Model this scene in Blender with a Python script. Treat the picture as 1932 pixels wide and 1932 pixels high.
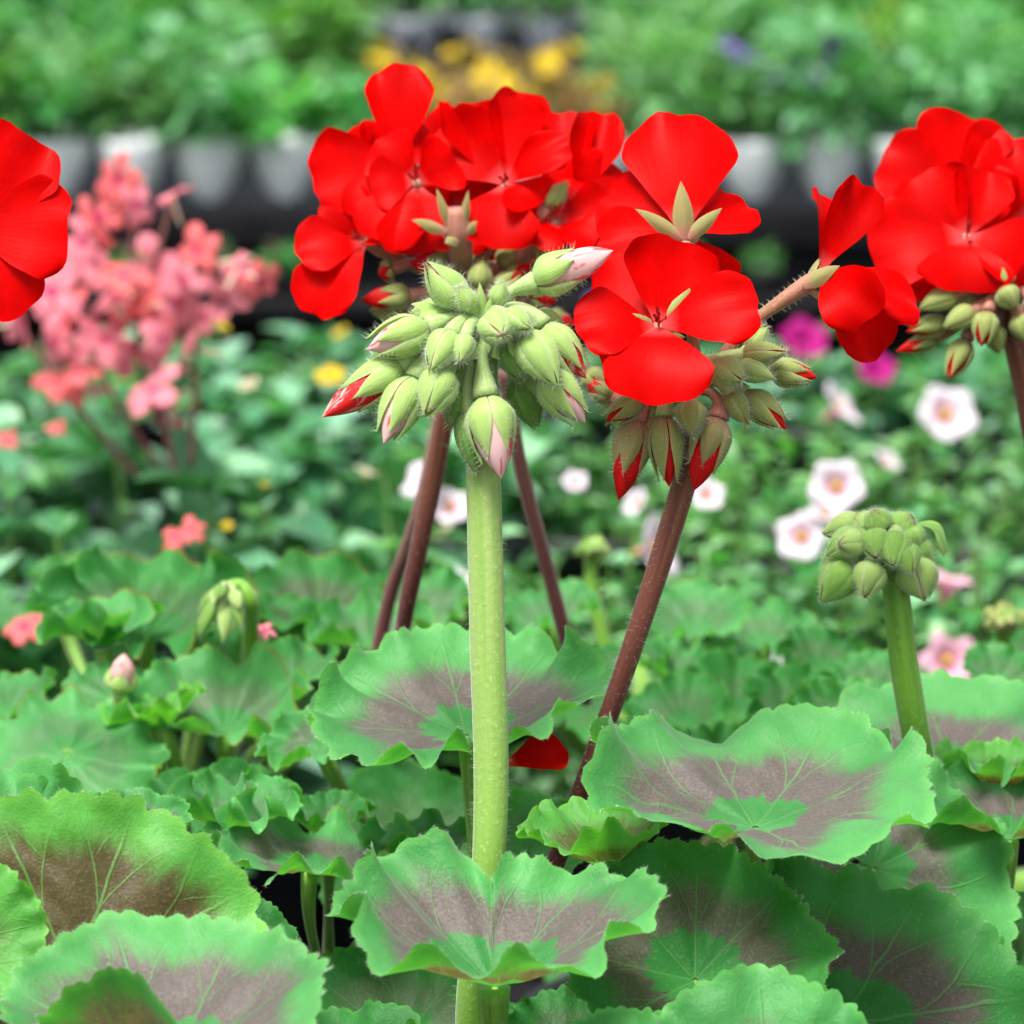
import bpy, math, random
import numpy as np
from math import sin, cos, pi, radians
rng = np.random.default_rng(7); random.seed(7)
for o in list(bpy.data.objects): bpy.data.objects.remove(o, do_unlink=True)
SC = bpy.context.scene; COL = SC.collection

# ------------------------------------------------------------------ camera, sky, sun, exposure
PITCH = radians(12); FOC = 0.70; PX = 0.0001       # one unit of the 1932-wide layout grid is 0.1 mm at the focus distance
CAM = np.array([0.0, 0.0, 1.2])
RT = np.array([1.0, 0, 0]); FW = np.array([0, cos(PITCH), -sin(PITCH)]); UP = np.array([0, sin(PITCH), cos(PITCH)])
cd = bpy.data.cameras.new('camera'); cam = bpy.data.objects.new('camera', cd); COL.objects.link(cam)
cam.location = CAM; cam.rotation_euler = (pi/2-PITCH, 0, 0)
cd.sensor_width = 23.6; cd.sensor_fit = 'HORIZONTAL'
cd.lens = 23.6*FOC/(1932*PX); cd.clip_start = 0.05; cd.clip_end = 500
cd.dof.use_dof = True; cd.dof.focus_distance = FOC-0.004; cd.dof.aperture_fstop = cd.lens/5.2
SC.camera = cam
w = bpy.data.worlds.new('World'); SC.world = w; w.use_nodes = True
nt = w.node_tree; nt.nodes.clear()
SUN_EL, SUN_AZ = 68, 215
sk = nt.nodes.new('ShaderNodeTexSky'); sk.sky_type = 'NISHITA'; sk.sun_disc = False
sk.sun_elevation = radians(SUN_EL); sk.sun_rotation = radians(SUN_AZ); sk.air_density = 1.0; sk.dust_density = 4.0; sk.ozone_density = 0.6
hs = nt.nodes.new('ShaderNodeHueSaturation'); hs.inputs['Saturation'].default_value = 0.35
bg = nt.nodes.new('ShaderNodeBackground'); bg.inputs[1].default_value = 0.115
wo = nt.nodes.new('ShaderNodeOutputWorld')
nt.links.new(sk.outputs[0], hs.inputs['Color']); nt.links.new(hs.outputs[0], bg.inputs[0]); nt.links.new(bg.outputs[0], wo.inputs[0])
sl = bpy.data.lights.new('sun', 'SUN'); sl.energy = 2.8; sl.angle = radians(22); sl.color = (1, .97, .92)
so = bpy.data.objects.new('sun', sl); COL.objects.link(so); so.location = (0, -2, 6)
so.rotation_euler = (radians(90-SUN_EL), 0, radians(180-SUN_AZ))
vs = SC.view_settings; vs.view_transform = 'Standard'; vs.look = 'None'; vs.gamma = 1; vs.exposure = 1.02; vs.use_curve_mapping = False
cy = SC.cycles; cy.max_bounces = 5; cy.diffuse_bounces = 3; cy.glossy_bounces = 2; cy.transmission_bounces = 4; cy.transparent_max_bounces = 4; cy.adaptive_threshold = .02
SC.render.resolution_x = SC.render.resolution_y = 1024

# ------------------------------------------------------------------ helpers
def Wp(px, py, d, dz=0.0):
    """layout point -> world; dz in metres toward the viewer"""
    k = d/FOC*PX
    return CAM + FW*(d-dz) + RT*(px-966)*k + UP*(966-py)*k
def S(px, d): return px*PX*d/FOC
def nrm(v):
    v = np.asarray(v, float); return v/(np.linalg.norm(v)+1e-12)
def vd(x, y, z): return nrm(RT*x + UP*y - FW*z)
WO = {}
def link(o, parent, wo):
    COL.objects.link(o)
    if parent is not None:
        o.parent = parent; o.location = wo - WO[parent.name]
    else: o.location = wo
    WO[o.name] = np.array(wo, float)
def setp(o, label=None, cat=None, group=None, kind=None):
    if label: o['label'] = label
    if cat: o['category'] = cat
    if group: o['group'] = group
    if kind: o['kind'] = kind
    return o
def thing(name, loc, label, cat, group=None):
    o = bpy.data.objects.new(name, None); o.empty_display_size = .02
    link(o, None, np.array(loc, float)); return setp(o, label, cat, group)
def mesh(name, V, F, mat=None, uv=None, attrs=None, smooth=True):
    V = np.asarray(V, np.float32); me = bpy.data.meshes.new(name)
    if isinstance(F, np.ndarray):
        nf, k = F.shape; loops = F.ravel(); starts = np.arange(0, nf*k, k)
    else:
        nf = len(F); loops = np.array([i for f in F for i in f]); ln = np.array([len(f) for f in F]); starts = np.concatenate([[0], np.cumsum(ln)[:-1]])
    me.vertices.add(len(V)); me.vertices.foreach_set('co', V.ravel())
    me.loops.add(len(loops)); me.loops.foreach_set('vertex_index', loops.astype(np.int32))
    me.polygons.add(nf); me.polygons.foreach_set('loop_start', starts.astype(np.int32))
    me.polygons.foreach_set('use_smooth', np.full(nf, bool(smooth)))
    me.update(calc_edges=True)
    if uv is not None:
        l = me.uv_layers.new(name='UVMap'); l.data.foreach_set('uv', np.asarray(uv, np.float32)[loops].ravel())
    for k_, a in (attrs or {}).items():
        at = me.attributes.new(k_, 'FLOAT', 'POINT'); at.data.foreach_set('value', np.broadcast_to(np.asarray(a, np.float32), (len(V),)).copy())
    if mat: me.materials.append(mat)
    me.validate(); return me
def mk(name, V, F, mat, parent=None, origin=None, **kw):
    kind = kw.pop('kind', None); V = np.asarray(V, float)
    o0 = V.mean(0) if origin is None else np.asarray(origin, float)
    o = bpy.data.objects.new(name, mesh(name, V-o0, F, mat, **kw)); link(o, parent, o0)
    if kind: o['kind'] = kind
    return o
def inst(name, me, parent, loc, rot=None, scale=1.0):
    o = bpy.data.objects.new(name, me); link(o, parent, np.asarray(loc, float))
    if rot is not None: o.rotation_euler = rot
    o.scale = (scale,)*3 if np.isscalar(scale) else scale
    return o
def gridF(nu, nv, close=False):
    i = np.arange(nu-1)[:, None]; j = np.arange(nv if close else nv-1)[None]
    j2 = (j+1) % nv
    return np.stack([i*nv+j+0*j2, i*nv+j2, (i+1)*nv+j2, (i+1)*nv+j+0*j2], -1).reshape(-1, 4)
def join(parts):
    Vs, Fs, n = [], [], 0
    for V, F in parts:
        Vs.append(V); Fs.append(F+n); n += len(V)
    return np.concatenate(Vs), np.concatenate(Fs)
def bez(p, n=16):
    p = [np.asarray(q, float) for q in p]
    t = np.linspace(0, 1, n)[:, None]
    if len(p) == 2: return p[0]*(1-t)+p[1]*t
    if len(p) == 3: return p[0]*(1-t)**2+2*p[1]*t*(1-t)+p[2]*t*t
    if len(p) == 4: return p[0]*(1-t)**3+3*p[1]*t*(1-t)**2+3*p[2]*t*t*(1-t)+p[3]*t**3
def spline(p, n=40):
    p = np.array(p, float); P = np.vstack([2*p[0]-p[1], p, 2*p[-1]-p[-2]]); out = []
    m = len(p)-1; k = max(2, n//m)
    for i in range(m):
        t = np.linspace(0, 1, k, endpoint=(i == m-1))[:, None]
        a, b, c, d = P[i], P[i+1], P[i+2], P[i+3]
        out.append(.5*(2*b+(c-a)*t+(2*a-5*b+4*c-d)*t*t+(3*b-a-3*c+d)*t**3))
    return np.vstack(out)
def tube(pts, rad, ns=12, caps=True, lump=0.0):
    pts = np.asarray(pts, float); n = len(pts); rad = np.broadcast_to(rad, (n,)) if np.isscalar(rad) else np.interp(np.linspace(0, 1, n), np.linspace(0, 1, len(rad)), rad)
    T = np.gradient(pts, axis=0); T /= np.linalg.norm(T, axis=1)[:, None]+1e-12
    a = nrm(np.cross(T[0], [0.3, .9, .2])); V = []
    th = np.linspace(0, 2*pi, ns, endpoint=False)
    lp = 1+lump*np.sin(3*th+1)+lump*np.sin(5*th)
    for i in range(n):
        a = nrm(a-np.dot(a, T[i])*T[i]); b = np.cross(T[i], a)
        V.append(pts[i]+rad[i]*lp[:, None]*(np.cos(th)[:, None]*a+np.sin(th)[:, None]*b))
    V = np.vstack(V); F = gridF(n, ns, True)
    u = np.tile(th/(2*pi), n); v = np.repeat(np.linspace(0, 1, n), ns)
    if caps:
        V = np.vstack([V, pts[0], pts[-1]]); k = np.arange(ns)
        c0 = np.stack([np.full(ns, n*ns), (k+1) % ns, k, k], -1); c1 = np.stack([np.full(ns, n*ns+1), (n-1)*ns+k, (n-1)*ns+(k+1) % ns, (n-1)*ns+(k+1) % ns], -1)
        F = F.tolist()+[r[:3].tolist() for r in c0]+[r[:3].tolist() for r in c1]
        u = np.append(u, [0, 0]); v = np.append(v, [0, 1])
    return V, F, np.stack([u, v], 1)
def hairs(P, N, L, r=2.2e-5, jit=.5, droop=0.0):
    """thin three-sided spikes at points P along N"""
    n = len(P); D = N+rng.normal(0, jit, (n, 3)); D /= np.linalg.norm(D, axis=1)[:, None]
    A = np.cross(D, [0.31, .77, .55]); A /= np.linalg.norm(A, axis=1)[:, None]; B = np.cross(D, A)
    Ls = (L*rng.uniform(.5, 1.15, n))[:, None]
    V = np.empty((n, 4, 3))
    for k in range(3):
        V[:, k] = P+r*(cos(k*2.0944)*A+sin(k*2.0944)*B)
    V[:, 3] = P+D*Ls
    b = np.arange(n)[:, None]*4
    F = np.concatenate([b+np.array([[0, 1, 3]]), b+np.array([[1, 2, 3]]), b+np.array([[2, 0, 3]])])
    return V.reshape(-1, 3), F
def snoise(th, ks, seed, amp=1.0):
    r = np.random.default_rng(seed); s = np.zeros_like(th)
    for k in ks: s += r.normal()*np.sin(k*th+r.uniform(0, 6.28))
    return amp*s/math.sqrt(len(ks))

# ------------------------------------------------------------------ materials
class M:
    def __init__(s, name):
        s.m = bpy.data.materials.new(name); s.m.use_nodes = True; s.t = s.m.node_tree; s.t.nodes.clear()
        s.out = s.n('ShaderNodeOutputMaterial')
    def n(s, ty, **kw):
        x = s.t.nodes.new(ty)
        for k, v in kw.items(): setattr(x, k, v)
        return x
    def set(s, node, i, v):
        if isinstance(v, bpy.types.NodeSocket): s.t.links.new(v, node.inputs[i])
        elif v is not None:
            if isinstance(v, tuple) and len(v) == 3: v = (*v, 1) if node.inputs[i].type == 'RGBA' else v
            node.inputs[i].default_value = v
    def math(s, op, a, b=None, c=None, clamp=False):
        x = s.n('ShaderNodeMath', operation=op); x.use_clamp = clamp
        s.set(x, 0, a); s.set(x, 1, b)
        if c is not None: s.set(x, 2, c)
        return x.outputs[0]
    def mix(s, f, a, b, blend='MIX'):
        x = s.n('ShaderNodeMix', data_type='RGBA', blend_type=blend); s.set(x, 0, f); s.set(x, 6, a); s.set(x, 7, b); return x.outputs[2]
    def sm(s, v, lo, hi, a=0.0, b=1.0):
        x = s.n('ShaderNodeMapRange', interpolation_type='SMOOTHSTEP'); s.set(x, 0, v); s.set(x, 1, lo); s.set(x, 2, hi); s.set(x, 3, a); s.set(x, 4, b); return x.outputs[0]
    def noise(s, scale, detail=3, rough=.55, vec=None, dist=0.0):
        x = s.n('ShaderNodeTexNoise'); x.inputs['Scale'].default_value = scale; x.inputs['Detail'].default_value = detail
        x.inputs['Roughness'].default_value = rough; x.inputs['Distortion'].default_value = dist
        s.t.links.new(vec if vec is not None else s.obj(), x.inputs['Vector']); return x.outputs[0]
    def obj(s): return s.n('ShaderNodeTexCoord').outputs['Object']
    def uv(s):
        x = s.n('ShaderNodeSeparateXYZ'); s.t.links.new(s.n('ShaderNodeUVMap', uv_map='UVMap').outputs[0], x.inputs[0]); return x.outputs[0], x.outputs[1]
    def attr(s, n): return s.n('ShaderNodeAttribute', attribute_name=n).outputs['Fac']
    def rnd(s): return s.n('ShaderNodeObjectInfo').outputs['Random']
    def finish(s, col, rough=.6, spec=.3, sheen=0.0, trans=0.0, tcol=None, bump=None, bs=.3, bd=.0004, sheen_rough=.4, stint=(1, 1, 1)):
        p = s.n('ShaderNodeBsdfPrincipled'); s.set(p, 'Base Color', col); s.set(p, 'Roughness', rough); s.set(p, 'Specular IOR Level', spec)
        s.set(p, 'Sheen Weight', sheen); s.set(p, 'Sheen Roughness', sheen_rough); s.set(p, 'Sheen Tint', stint)
        if bump is not None:
            b = s.n('ShaderNodeBump'); s.set(b, 'Strength', bs); s.set(b, 'Distance', bd); s.set(b, 'Height', bump); s.t.links.new(b.outputs[0], p.inputs['Normal'])
        sh = p.outputs[0]
        if trans:
            t = s.n('ShaderNodeBsdfTranslucent'); s.set(t, 0, tcol if tcol is not None else col)
            if bump is not None: s.t.links.new(b.outputs[0], t.inputs['Normal'])
            mx = s.n('ShaderNodeMixShader'); s.set(mx, 0, trans); s.t.links.new(sh, mx.inputs[1]); s.t.links.new(t.outputs[0], mx.inputs[2]); sh = mx.outputs[0]
        s.t.links.new(sh, s.out.inputs[0]); return s.m

def leaf_material(name, g1, g2, zone_c, spec=.32, sheen=.5):
    m = M(name); U, V = m.uv()
    th = m.math('MULTIPLY', m.math('SUBTRACT', U, .5), 2*pi)
    nz = m.noise(170, 2); nf = m.noise(1600, 1); nb = m.noise(38, 1)
    sp = 2*pi/8
    dl = m.math('MULTIPLY', m.math('SUBTRACT', m.math('FRACT', m.math('ADD', m.math('DIVIDE', th, sp), 100.5)), .5), sp)
    ad = m.math('ABSOLUTE', dl)
    wob = m.math('MULTIPLY', m.math('SUBTRACT', nz, .5), .03)
    v1 = m.math('ABSOLUTE', m.math('ADD', m.math('MULTIPLY', dl, V), wob))
    m1 = m.sm(v1, .003, .013, 1, 0)
    f1 = m.math('MULTIPLY', m.math('MAXIMUM', m.math('SUBTRACT', V, .36), 0), .62)
    v2 = m.math('ABSOLUTE', m.math('ADD', m.math('MULTIPLY', m.math('SUBTRACT', ad, f1), V), wob))
    m2 = m.math('MULTIPLY', m.sm(v2, .002, .010, 1, 0), m.sm(V, .36, .42))
    f2 = m.math('MULTIPLY', m.math('MAXIMUM', m.math('SUBTRACT', V, .66), 0), .7)
    v3 = m.math('ABSOLUTE', m.math('ADD', m.math('MULTIPLY', m.math('SUBTRACT', m.math('ABSOLUTE', m.math('SUBTRACT', ad, .18)), f2), V), wob))
    m3 = m.math('MULTIPLY', m.sm(v3, .002, .010, 1, 0), m.sm(V, .64, .72))
    vein = m.math('MAXIMUM', m1, m.math('MAXIMUM', m.math('MULTIPLY', m2, .7), m.math('MULTIPLY', m3, .5)))
    vein = m.math('MULTIPLY', vein, m.sm(V, .97, .72))
    rr = m.math('ADD', V, m.math('MULTIPLY', m.math('SUBTRACT', nz, .5), .10))
    rr = m.math('ADD', rr, m.math('MULTIPLY', m.math('SUBTRACT', nb, .5), .32))
    pc = m.n('ShaderNodeCombineXYZ'); m.set(pc, 0, m.math('MULTIPLY', th, 11)); m.set(pc, 1, m.math('MULTIPLY', V, 2.2)); m.set(pc, 2, m.math('MULTIPLY', m.rnd(), 50))
    ps = m.math('SUBTRACT', m.noise(1, 2, .6, pc.outputs[0]), .5)
    rr = m.math('ADD', rr, m.math('MULTIPLY', ps, .20))
    rag = m.math('MULTIPLY', m.math('ABSOLUTE', m.math('SINE', m.math('ADD', m.math('MULTIPLY', th, 6.5), m.math('MULTIPLY', nb, 9)))), m.math('MULTIPLY', nb, .11))
    z0 = m.attr('z0'); z1 = m.attr('z1'); zs = m.attr('zs')
    a = m.sm(m.math('SUBTRACT', m.math('ADD', rr, rag), z0), .01, .05)
    ro = m.math('ADD', rr, m.math('MULTIPLY', ad, .22))
    b = m.sm(m.math('SUBTRACT', ro, z1), -.14, .11, 1, 0)
    zone = m.math('MULTIPLY', m.math('MULTIPLY', a, b), zs)
    green = m.mix(m.sm(nb, .35, .65), g1, g2)
    edge = m.sm(V, .93, 1.0)
    green = m.mix(m.math('MULTIPLY', edge, .45), green, (g2[0]*1.8, g2[1]*1.35, g2[2]*1.2))
    tip = m.math('MULTIPLY', m.math('MULTIPLY', m.sm(V, .975, 1.0), m.attr('rim')), m.sm(nb, .4, .6))
    green = m.mix(tip, green, (.30, .13, .03))
    zn = m.mix(m.sm(nf, .35, .65), tuple(c*.9 for c in zone_c), tuple(c*1.15 for c in zone_c))
    col = m.mix(m.math('MULTIPLY', zone, m.sm(vein, 0, 1, 1.0, .55)), green, zn)
    col = m.mix(m.math('MULTIPLY', vein, .22), col, (.17, .36, .12))
    # pale specks of grit and hair bases
    sp_ = m.math('MULTIPLY', m.sm(nf, .62, .74), .10)
    col = m.mix(sp_, col, (.42, .50, .38))
    tc = m.mix(.9, col, (.85, .95, .18), 'MULTIPLY'); tc = m.mix(1.0, tc, (2.2, 2.2, 2.0), 'MULTIPLY')
    bump = m.math('ADD', m.math('MULTIPLY', nf, .25), m.math('SUBTRACT', nz, m.math('MULTIPLY', vein, .22)))
    return m.finish(col, rough=.52, spec=spec, sheen=sheen, trans=.32, tcol=tc, bump=bump, bs=.8, bd=.0007, sheen_rough=.45, stint=(.86, 1.0, .92))
MAT = {}
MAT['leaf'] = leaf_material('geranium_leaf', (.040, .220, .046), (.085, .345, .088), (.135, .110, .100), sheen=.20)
MAT['leaf_y'] = leaf_material('backlit_geranium_leaf', (.075, .300, .042), (.115, .390, .065), (.085, .050, .022), sheen=.15)  # yellow-green copy of the leaf; the glow of light from behind is in its colour
MAT['leaf_d'] = leaf_material('shaded_geranium_leaf', (.024, .155, .030), (.046, .225, .048), (.10, .080, .068), sheen=.03, spec=.2)  # darker copy of the leaf, with shade put into the base colours

def petal_material(name, c1, c2, base, trans=.4, sheen=.0, veins=.3, spec=.15, rough=.55, ext=.22):
    m = M(name); U, V = m.uv()
    cv = m.n('ShaderNodeCombineXYZ'); m.set(cv, 0, m.math('MULTIPLY', U, 26)); m.set(cv, 1, m.math('MULTIPLY', V, 2.2)); m.set(cv, 2, m.math('MULTIPLY', m.rnd(), 40))
    st = m.noise(1, 3, .5, cv.outputs[0]); nb = m.noise(90, 2)
    col = m.mix(m.sm(nb, .35, .65), c1, c2)
    col = m.mix(m.math('MULTIPLY', m.sm(st, .52, .68), m.math('MULTIPLY', m.sm(V, .75, .1), veins)), col, tuple(c*.55 for c in c1))
    col = m.mix(m.math('MULTIPLY', m.sm(V, ext, .0), .85), col, base)
    return m.finish(col, rough=rough, spec=spec, sheen=sheen, trans=trans, bump=st, bs=.12, bd=.0004)
MAT['red'] = petal_material('red_petal', (.54, .0, .0), (.76, .0, .0), (.72, .09, .09), veins=.5, spec=.05, rough=.42, trans=.30)
MAT['salmon'] = petal_material('salmon_petal', (.78, .15, .22), (.89, .37, .42), (.45, .02, .12), trans=.35, veins=.3)
MAT['salmon2'] = petal_material('coral_petal', (.80, .13, .14), (.86, .22, .22), (.50, .04, .10), trans=.35)
MAT['magenta'] = petal_material('magenta_petal', (.42, .008, .17), (.55, .02, .28), (.3, .0, .1))
MAT['purple'] = petal_material('violet_petal', (.16, .09, .42), (.28, .18, .55), (.3, .2, .5))
MAT['yellow'] = petal_material('yellow_petal', (.80, .56, .03), (.85, .66, .06), (.6, .25, .01))
MAT['straw'] = petal_material('faded_petal', (.62, .56, .38), (.70, .62, .42), (.4, .3, .1))
MAT['whitepink'] = petal_material('pale_pink_petal', (.76, .66, .75), (.80, .74, .80), (.80, .22, .36), trans=.3, veins=.2, ext=.72)
MAT['pink'] = petal_material('pink_petal', (.84, .40, .55), (.88, .55, .66), (.62, .12, .28), trans=.3, ext=.6)

def simple(name, c1, c2, scale=60, rough=.6, spec=.3, sheen=0.0, trans=0.0, tcol=None, bump=.0, rnd=0.0, bd=.0004):
    m = M(name); n = m.noise(scale, 4)
    col = m.mix(m.sm(n, .32, .68), c1, c2)
    if rnd:
        h = m.n('ShaderNodeHueSaturation'); m.set(h, 'Value', m.math('ADD', m.math('MULTIPLY', m.rnd(), 2*rnd), 1-rnd)); m.set(h, 'Color', col); col = h.outputs[0]
    return m.finish(col, rough, spec, sheen, trans, tcol, bump=n if bump else None, bs=bump, bd=bd)
def sepal_material(name, c_mid, c_edge, rose, rose_amt):
    m = M(name); U, V = m.uv(); e = m.math('ABSOLUTE', m.math('SUBTRACT', m.math('MULTIPLY', U, 2), 1))
    cv = m.n('ShaderNodeCombineXYZ'); m.set(cv, 0, m.math('MULTIPLY', U, 22)); m.set(cv, 1, m.math('MULTIPLY', V, 3)); m.set(cv, 2, m.math('MULTIPLY', m.rnd(), 40))
    st = m.noise(1, 3, .6, cv.outputs[0]); nb = m.noise(300, 3)
    col = m.mix(m.sm(st, .35, .68), c_mid, tuple(a*.5+b*.5 for a, b in zip(c_mid, c_edge)))
    col = m.mix(m.sm(e, .55, .95), col, c_edge)
    col = m.mix(m.math('MULTIPLY', m.sm(V, .35, .0), rose_amt), col, rose)
    col = m.mix(m.math('MULTIPLY', m.sm(V, .90, 1.0), .5), col, (.30, .24, .12))
    col = m.mix(m.math('MULTIPLY', m.sm(nb, .6, .8), .3), col, (.5, .55, .38))
    return m.finish(col, rough=.55, spec=.3, sheen=.35, trans=.28, tcol=m.mix(1.0, col, (1.1, 1.4, .6), 'MULTIPLY'), bump=st, bs=.5, bd=.0004)
MAT['sep_pale'] = sepal_material('pale_sepal', (.38, .57, .14), (.48, .63, .25), (.48, .60, .24), .3)
MAT['sep_olive'] = sepal_material('olive_sepal', (.29, .36, .085), (.42, .48, .17), (.36, .15, .08), .6)
MAT['sep_rose'] = sepal_material('rosy_sepal', (.31, .29, .10), (.36, .34, .13), (.55, .22, .18), .9)
MAT['sep_green'] = sepal_material('green_sepal', (.16, .36, .05), (.28, .48, .10), (.26, .42, .1), .3)
MAT['sep_fresh'] = sepal_material('fresh_green_sepal', (.24, .47, .07), (.36, .58, .16), (.32, .5, .14), .3)
def core_material(name, c1, c2, thr):
    m = M(name); U, V = m.uv()
    cv = m.n('ShaderNodeCombineXYZ'); m.set(cv, 0, m.math('MULTIPLY', U, 5)); m.set(cv, 1, m.math('MULTIPLY', V, 1.6)); m.set(cv, 2, m.math('MULTIPLY', m.rnd(), 60))
    n = m.noise(1.4, 4, .6, cv.outputs[0], 1.0)
    col = m.mix(m.sm(n, thr-.05, thr+.05), c1, c2)
    return m.finish(col, rough=.5, spec=.2, trans=.25, bump=n, bs=.3)
MAT['core_pink'] = core_material('pink_white_petal_bud', (.80, .52, .50), (.72, .12, .14), .58)
MAT['core_mix'] = core_material('red_white_petal_bud', (.72, .02, .02), (.80, .48, .45), .55)
MAT['core_red'] = core_material('red_petal_bud', (.66, .006, .006), (.52, .004, .004), .5)
def stalk_material(name, cb, ct, sheen=.4, c_alt=None):
    m = M(name); U, V = m.uv()
    cv = m.n('ShaderNodeCombineXYZ'); m.set(cv, 0, m.math('MULTIPLY', U, 9)); m.set(cv, 1, m.math('MULTIPLY', V, 2)); 
    st = m.noise(1, 4, .6, cv.outputs[0]); nf = m.noise(900, 3)
    col = m.mix(m.sm(V, .1, .95), cb, ct)
    col = m.mix(m.math('MULTIPLY', m.sm(st, .4, .65), .6), col, c_alt if c_alt else tuple(c*.72 for c in cb))
    col = m.mix(m.math('MULTIPLY', m.sm(nf, .58, .75), .3), col, tuple(min(1, c*1.7+.05) for c in ct))
    return m.finish(col, rough=.5, spec=.3, sheen=sheen, trans=.12, tcol=m.mix(1, col, (1.2, 1.4, .5), 'MULTIPLY'), bump=m.math('ADD', nf, st), bs=.35, bd=.0004)
MAT['st_green'] = stalk_material('pale_green_stalk', (.20, .40, .050), (.37, .50, .16), c_alt=(.19, .38, .05))
MAT['st_mid'] = stalk_material('green_stalk', (.15, .36, .03), (.20, .44, .05))
MAT['st_brown'] = stalk_material('reddish_stalk', (.115, .020, .022), (.25, .095, .050))
MAT['st_brown2'] = stalk_material('dull_red_stalk', (.17, .050, .05), (.25, .11, .085))
MAT['petiole'] = stalk_material('petiole', (.12, .20, .035), (.20, .42, .06))
MAT['ped_pale'] = stalk_material('pale_pedicel', (.34, .52, .16), (.40, .54, .20))
MAT['ped_rose'] = stalk_material('rosy_pedicel', (.36, .19, .10), (.48, .20, .14))
MAT['hair'] = simple('plant_hair', (.80, .86, .72), (.86, .90, .8), rough=.4, trans=.4)
MAT['pot'] = simple('black_plastic', (.012, .013, .015), (.02, .021, .023), 40, .45, .4)
MAT['tray'] = simple('slate_black_plastic', (.022, .026, .032), (.035, .040, .047), 25, .8, .12)
MAT['whitepot'] = simple('white_plastic_pot', (.66, .72, .72), (.72, .77, .77), 30, .4, .4)
MAT['soil'] = simple('potting_soil', (.03, .02, .013), (.08, .05, .03), 300, .95, .1, bump=.8, bd=.003)
MAT['bench'] = simple('black_bench', (.008, .008, .009), (.014, .014, .016), 15, .9, .05)
MAT['ground'] = simple('gravel_floor', (.05, .048, .044), (.11, .105, .10), 30, .9, .2, bump=.6, bd=.01)
MAT['tagw'] = simple('white_tag_plastic', (.72, .75, .76), (.78, .80, .80), 40, .4, .4)
MAT['throat'] = simple('yellow_throat', (.62, .40, .05), (.70, .50, .10), 300, .6)
MAT['throat_p'] = simple('rose_throat', (.62, .16, .26), (.75, .35, .42), 300, .6)
MAT['stamen'] = simple('red_stamen', (.45, .01, .015), (.6, .05, .04), 400)
def fol_material(name, c1, c2, c3, trans=.3, sheen=.15, spec=.35, rough=.5):
    m = M(name); n = m.noise(200, 2)
    r = m.attr('rnd'); col = m.mix(m.sm(n, .3, .7), c1, c2); 
    r2 = m.math('FRACT', m.math('ADD', r, m.rnd()))
    col = m.mix(m.sm(r2, .45, 1.0), col, c3)
    h = m.n('ShaderNodeHueSaturation'); m.set(h, 'Value', m.math('ADD', m.math('MULTIPLY', m.rnd(), .65), .68)); m.set(h, 'Hue', m.math('ADD', m.math('MULTIPLY', m.math('FRACT', m.math('MULTIPLY', m.rnd(), 7.3)), .05), .475)); m.set(h, 'Color', col); col = h.outputs[0]
    return m.finish(col, rough=rough, spec=spec, sheen=sheen, trans=trans, tcol=m.mix(1, col, (1.5, 1.8, .7), 'MULTIPLY'))
MAT['fol_far'] = fol_material('bedding_foliage', (.036, .185, .024), (.066, .265, .04), (.17, .42, .16))
MAT['fol_far2'] = fol_material('blue_green_foliage', (.06, .23, .06), (.11, .32, .10), (.24, .46, .26))
MAT['fol_mid'] = fol_material('cool_green_foliage', (.042, .195, .060), (.085, .295, .110), (.24, .46, .30), spec=.5, rough=.38)
MAT['fol_cal'] = fol_material('fresh_green_foliage', (.045, .215, .036), (.095, .32, .070), (.27, .50, .26), spec=.5, rough=.4)
MAT['fol_brown'] = fol_material('bronze_foliage', (.20, .11, .045), (.27, .16, .06), (.14, .14, .05))
MAT['stem'] = simple('soft_stem', (.10, .22, .05), (.15, .28, .08), 100, .6, trans=.1)

# ------------------------------------------------------------------ the setting
def box(x0, x1, y0, y1, z0, z1):
    V = np.array([[x, y, z] for x in (x0, x1) for y in (y0, y1) for z in (z0, z1)], float)
    F = np.array([[0, 1, 3, 2], [4, 6, 7, 5], [0, 4, 5, 1], [2, 3, 7, 6], [0, 2, 6, 4], [1, 5, 7, 3]]); return V, F
g = mk('ground', [[-200, -200, 0], [200, -200, 0], [200, 200, 0], [-200, 200, 0]], np.array([[0, 1, 2, 3]]), MAT['ground'], smooth=False); g['kind'] = 'structure'
BZ = 0.735
FB = 0.690
def bench(y0, y1, x0, x1, z, label, rails):
    r = thing('bench', ((x0+x1)/2, (y0+y1)/2, 0), label, 'bench')
    n = int((y1-y0)/.15)
    for i in range(n):
        a = y0+i*(y1-y0)/n; mk('slat', *box(x0, x1, a+.004, a+(y1-y0)/n-.004, z-.02, z), MAT['bench'], r, smooth=False)
    for (ra, rb) in rails: mk('rail', *box(x0, x1, y0-.022, y0-.002, ra, rb), MAT['bench'], r, smooth=False)
    for x in np.linspace(x0+.05, x1-.05, 4):
        for y in (y0+.05, y1-.05): mk('leg', *box(x-.025, x+.025, y-.025, y+.025, 0, z-.022), MAT['bench'], r, smooth=False)
    return r
bench(.25, 2.35, -1.0, 1.0, BZ, 'black slatted bench under the geraniums in front', [(BZ-.08, BZ-.004)])
bench(3.93, 6.9, -2.2, 2.2, FB, 'black slatted bench at the back carrying white pots', [(FB-.030, FB-.004)])
sh = thing('shelf', (0, 3.86, 0), 'dark narrow shelf with small flowers along the front of the back bench', 'shelf')
mk('board', *box(-2.1, 2.1, 3.80, 3.92, FB-.090, FB-.078), MAT['bench'], sh, smooth=False)
mk('shade_skirt', *box(-2.1, 2.1, 3.925, 3.935, FB-.60, FB-.032), MAT['bench'], sh, smooth=False)  # added black sheet standing in for the shade under the back bench
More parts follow.
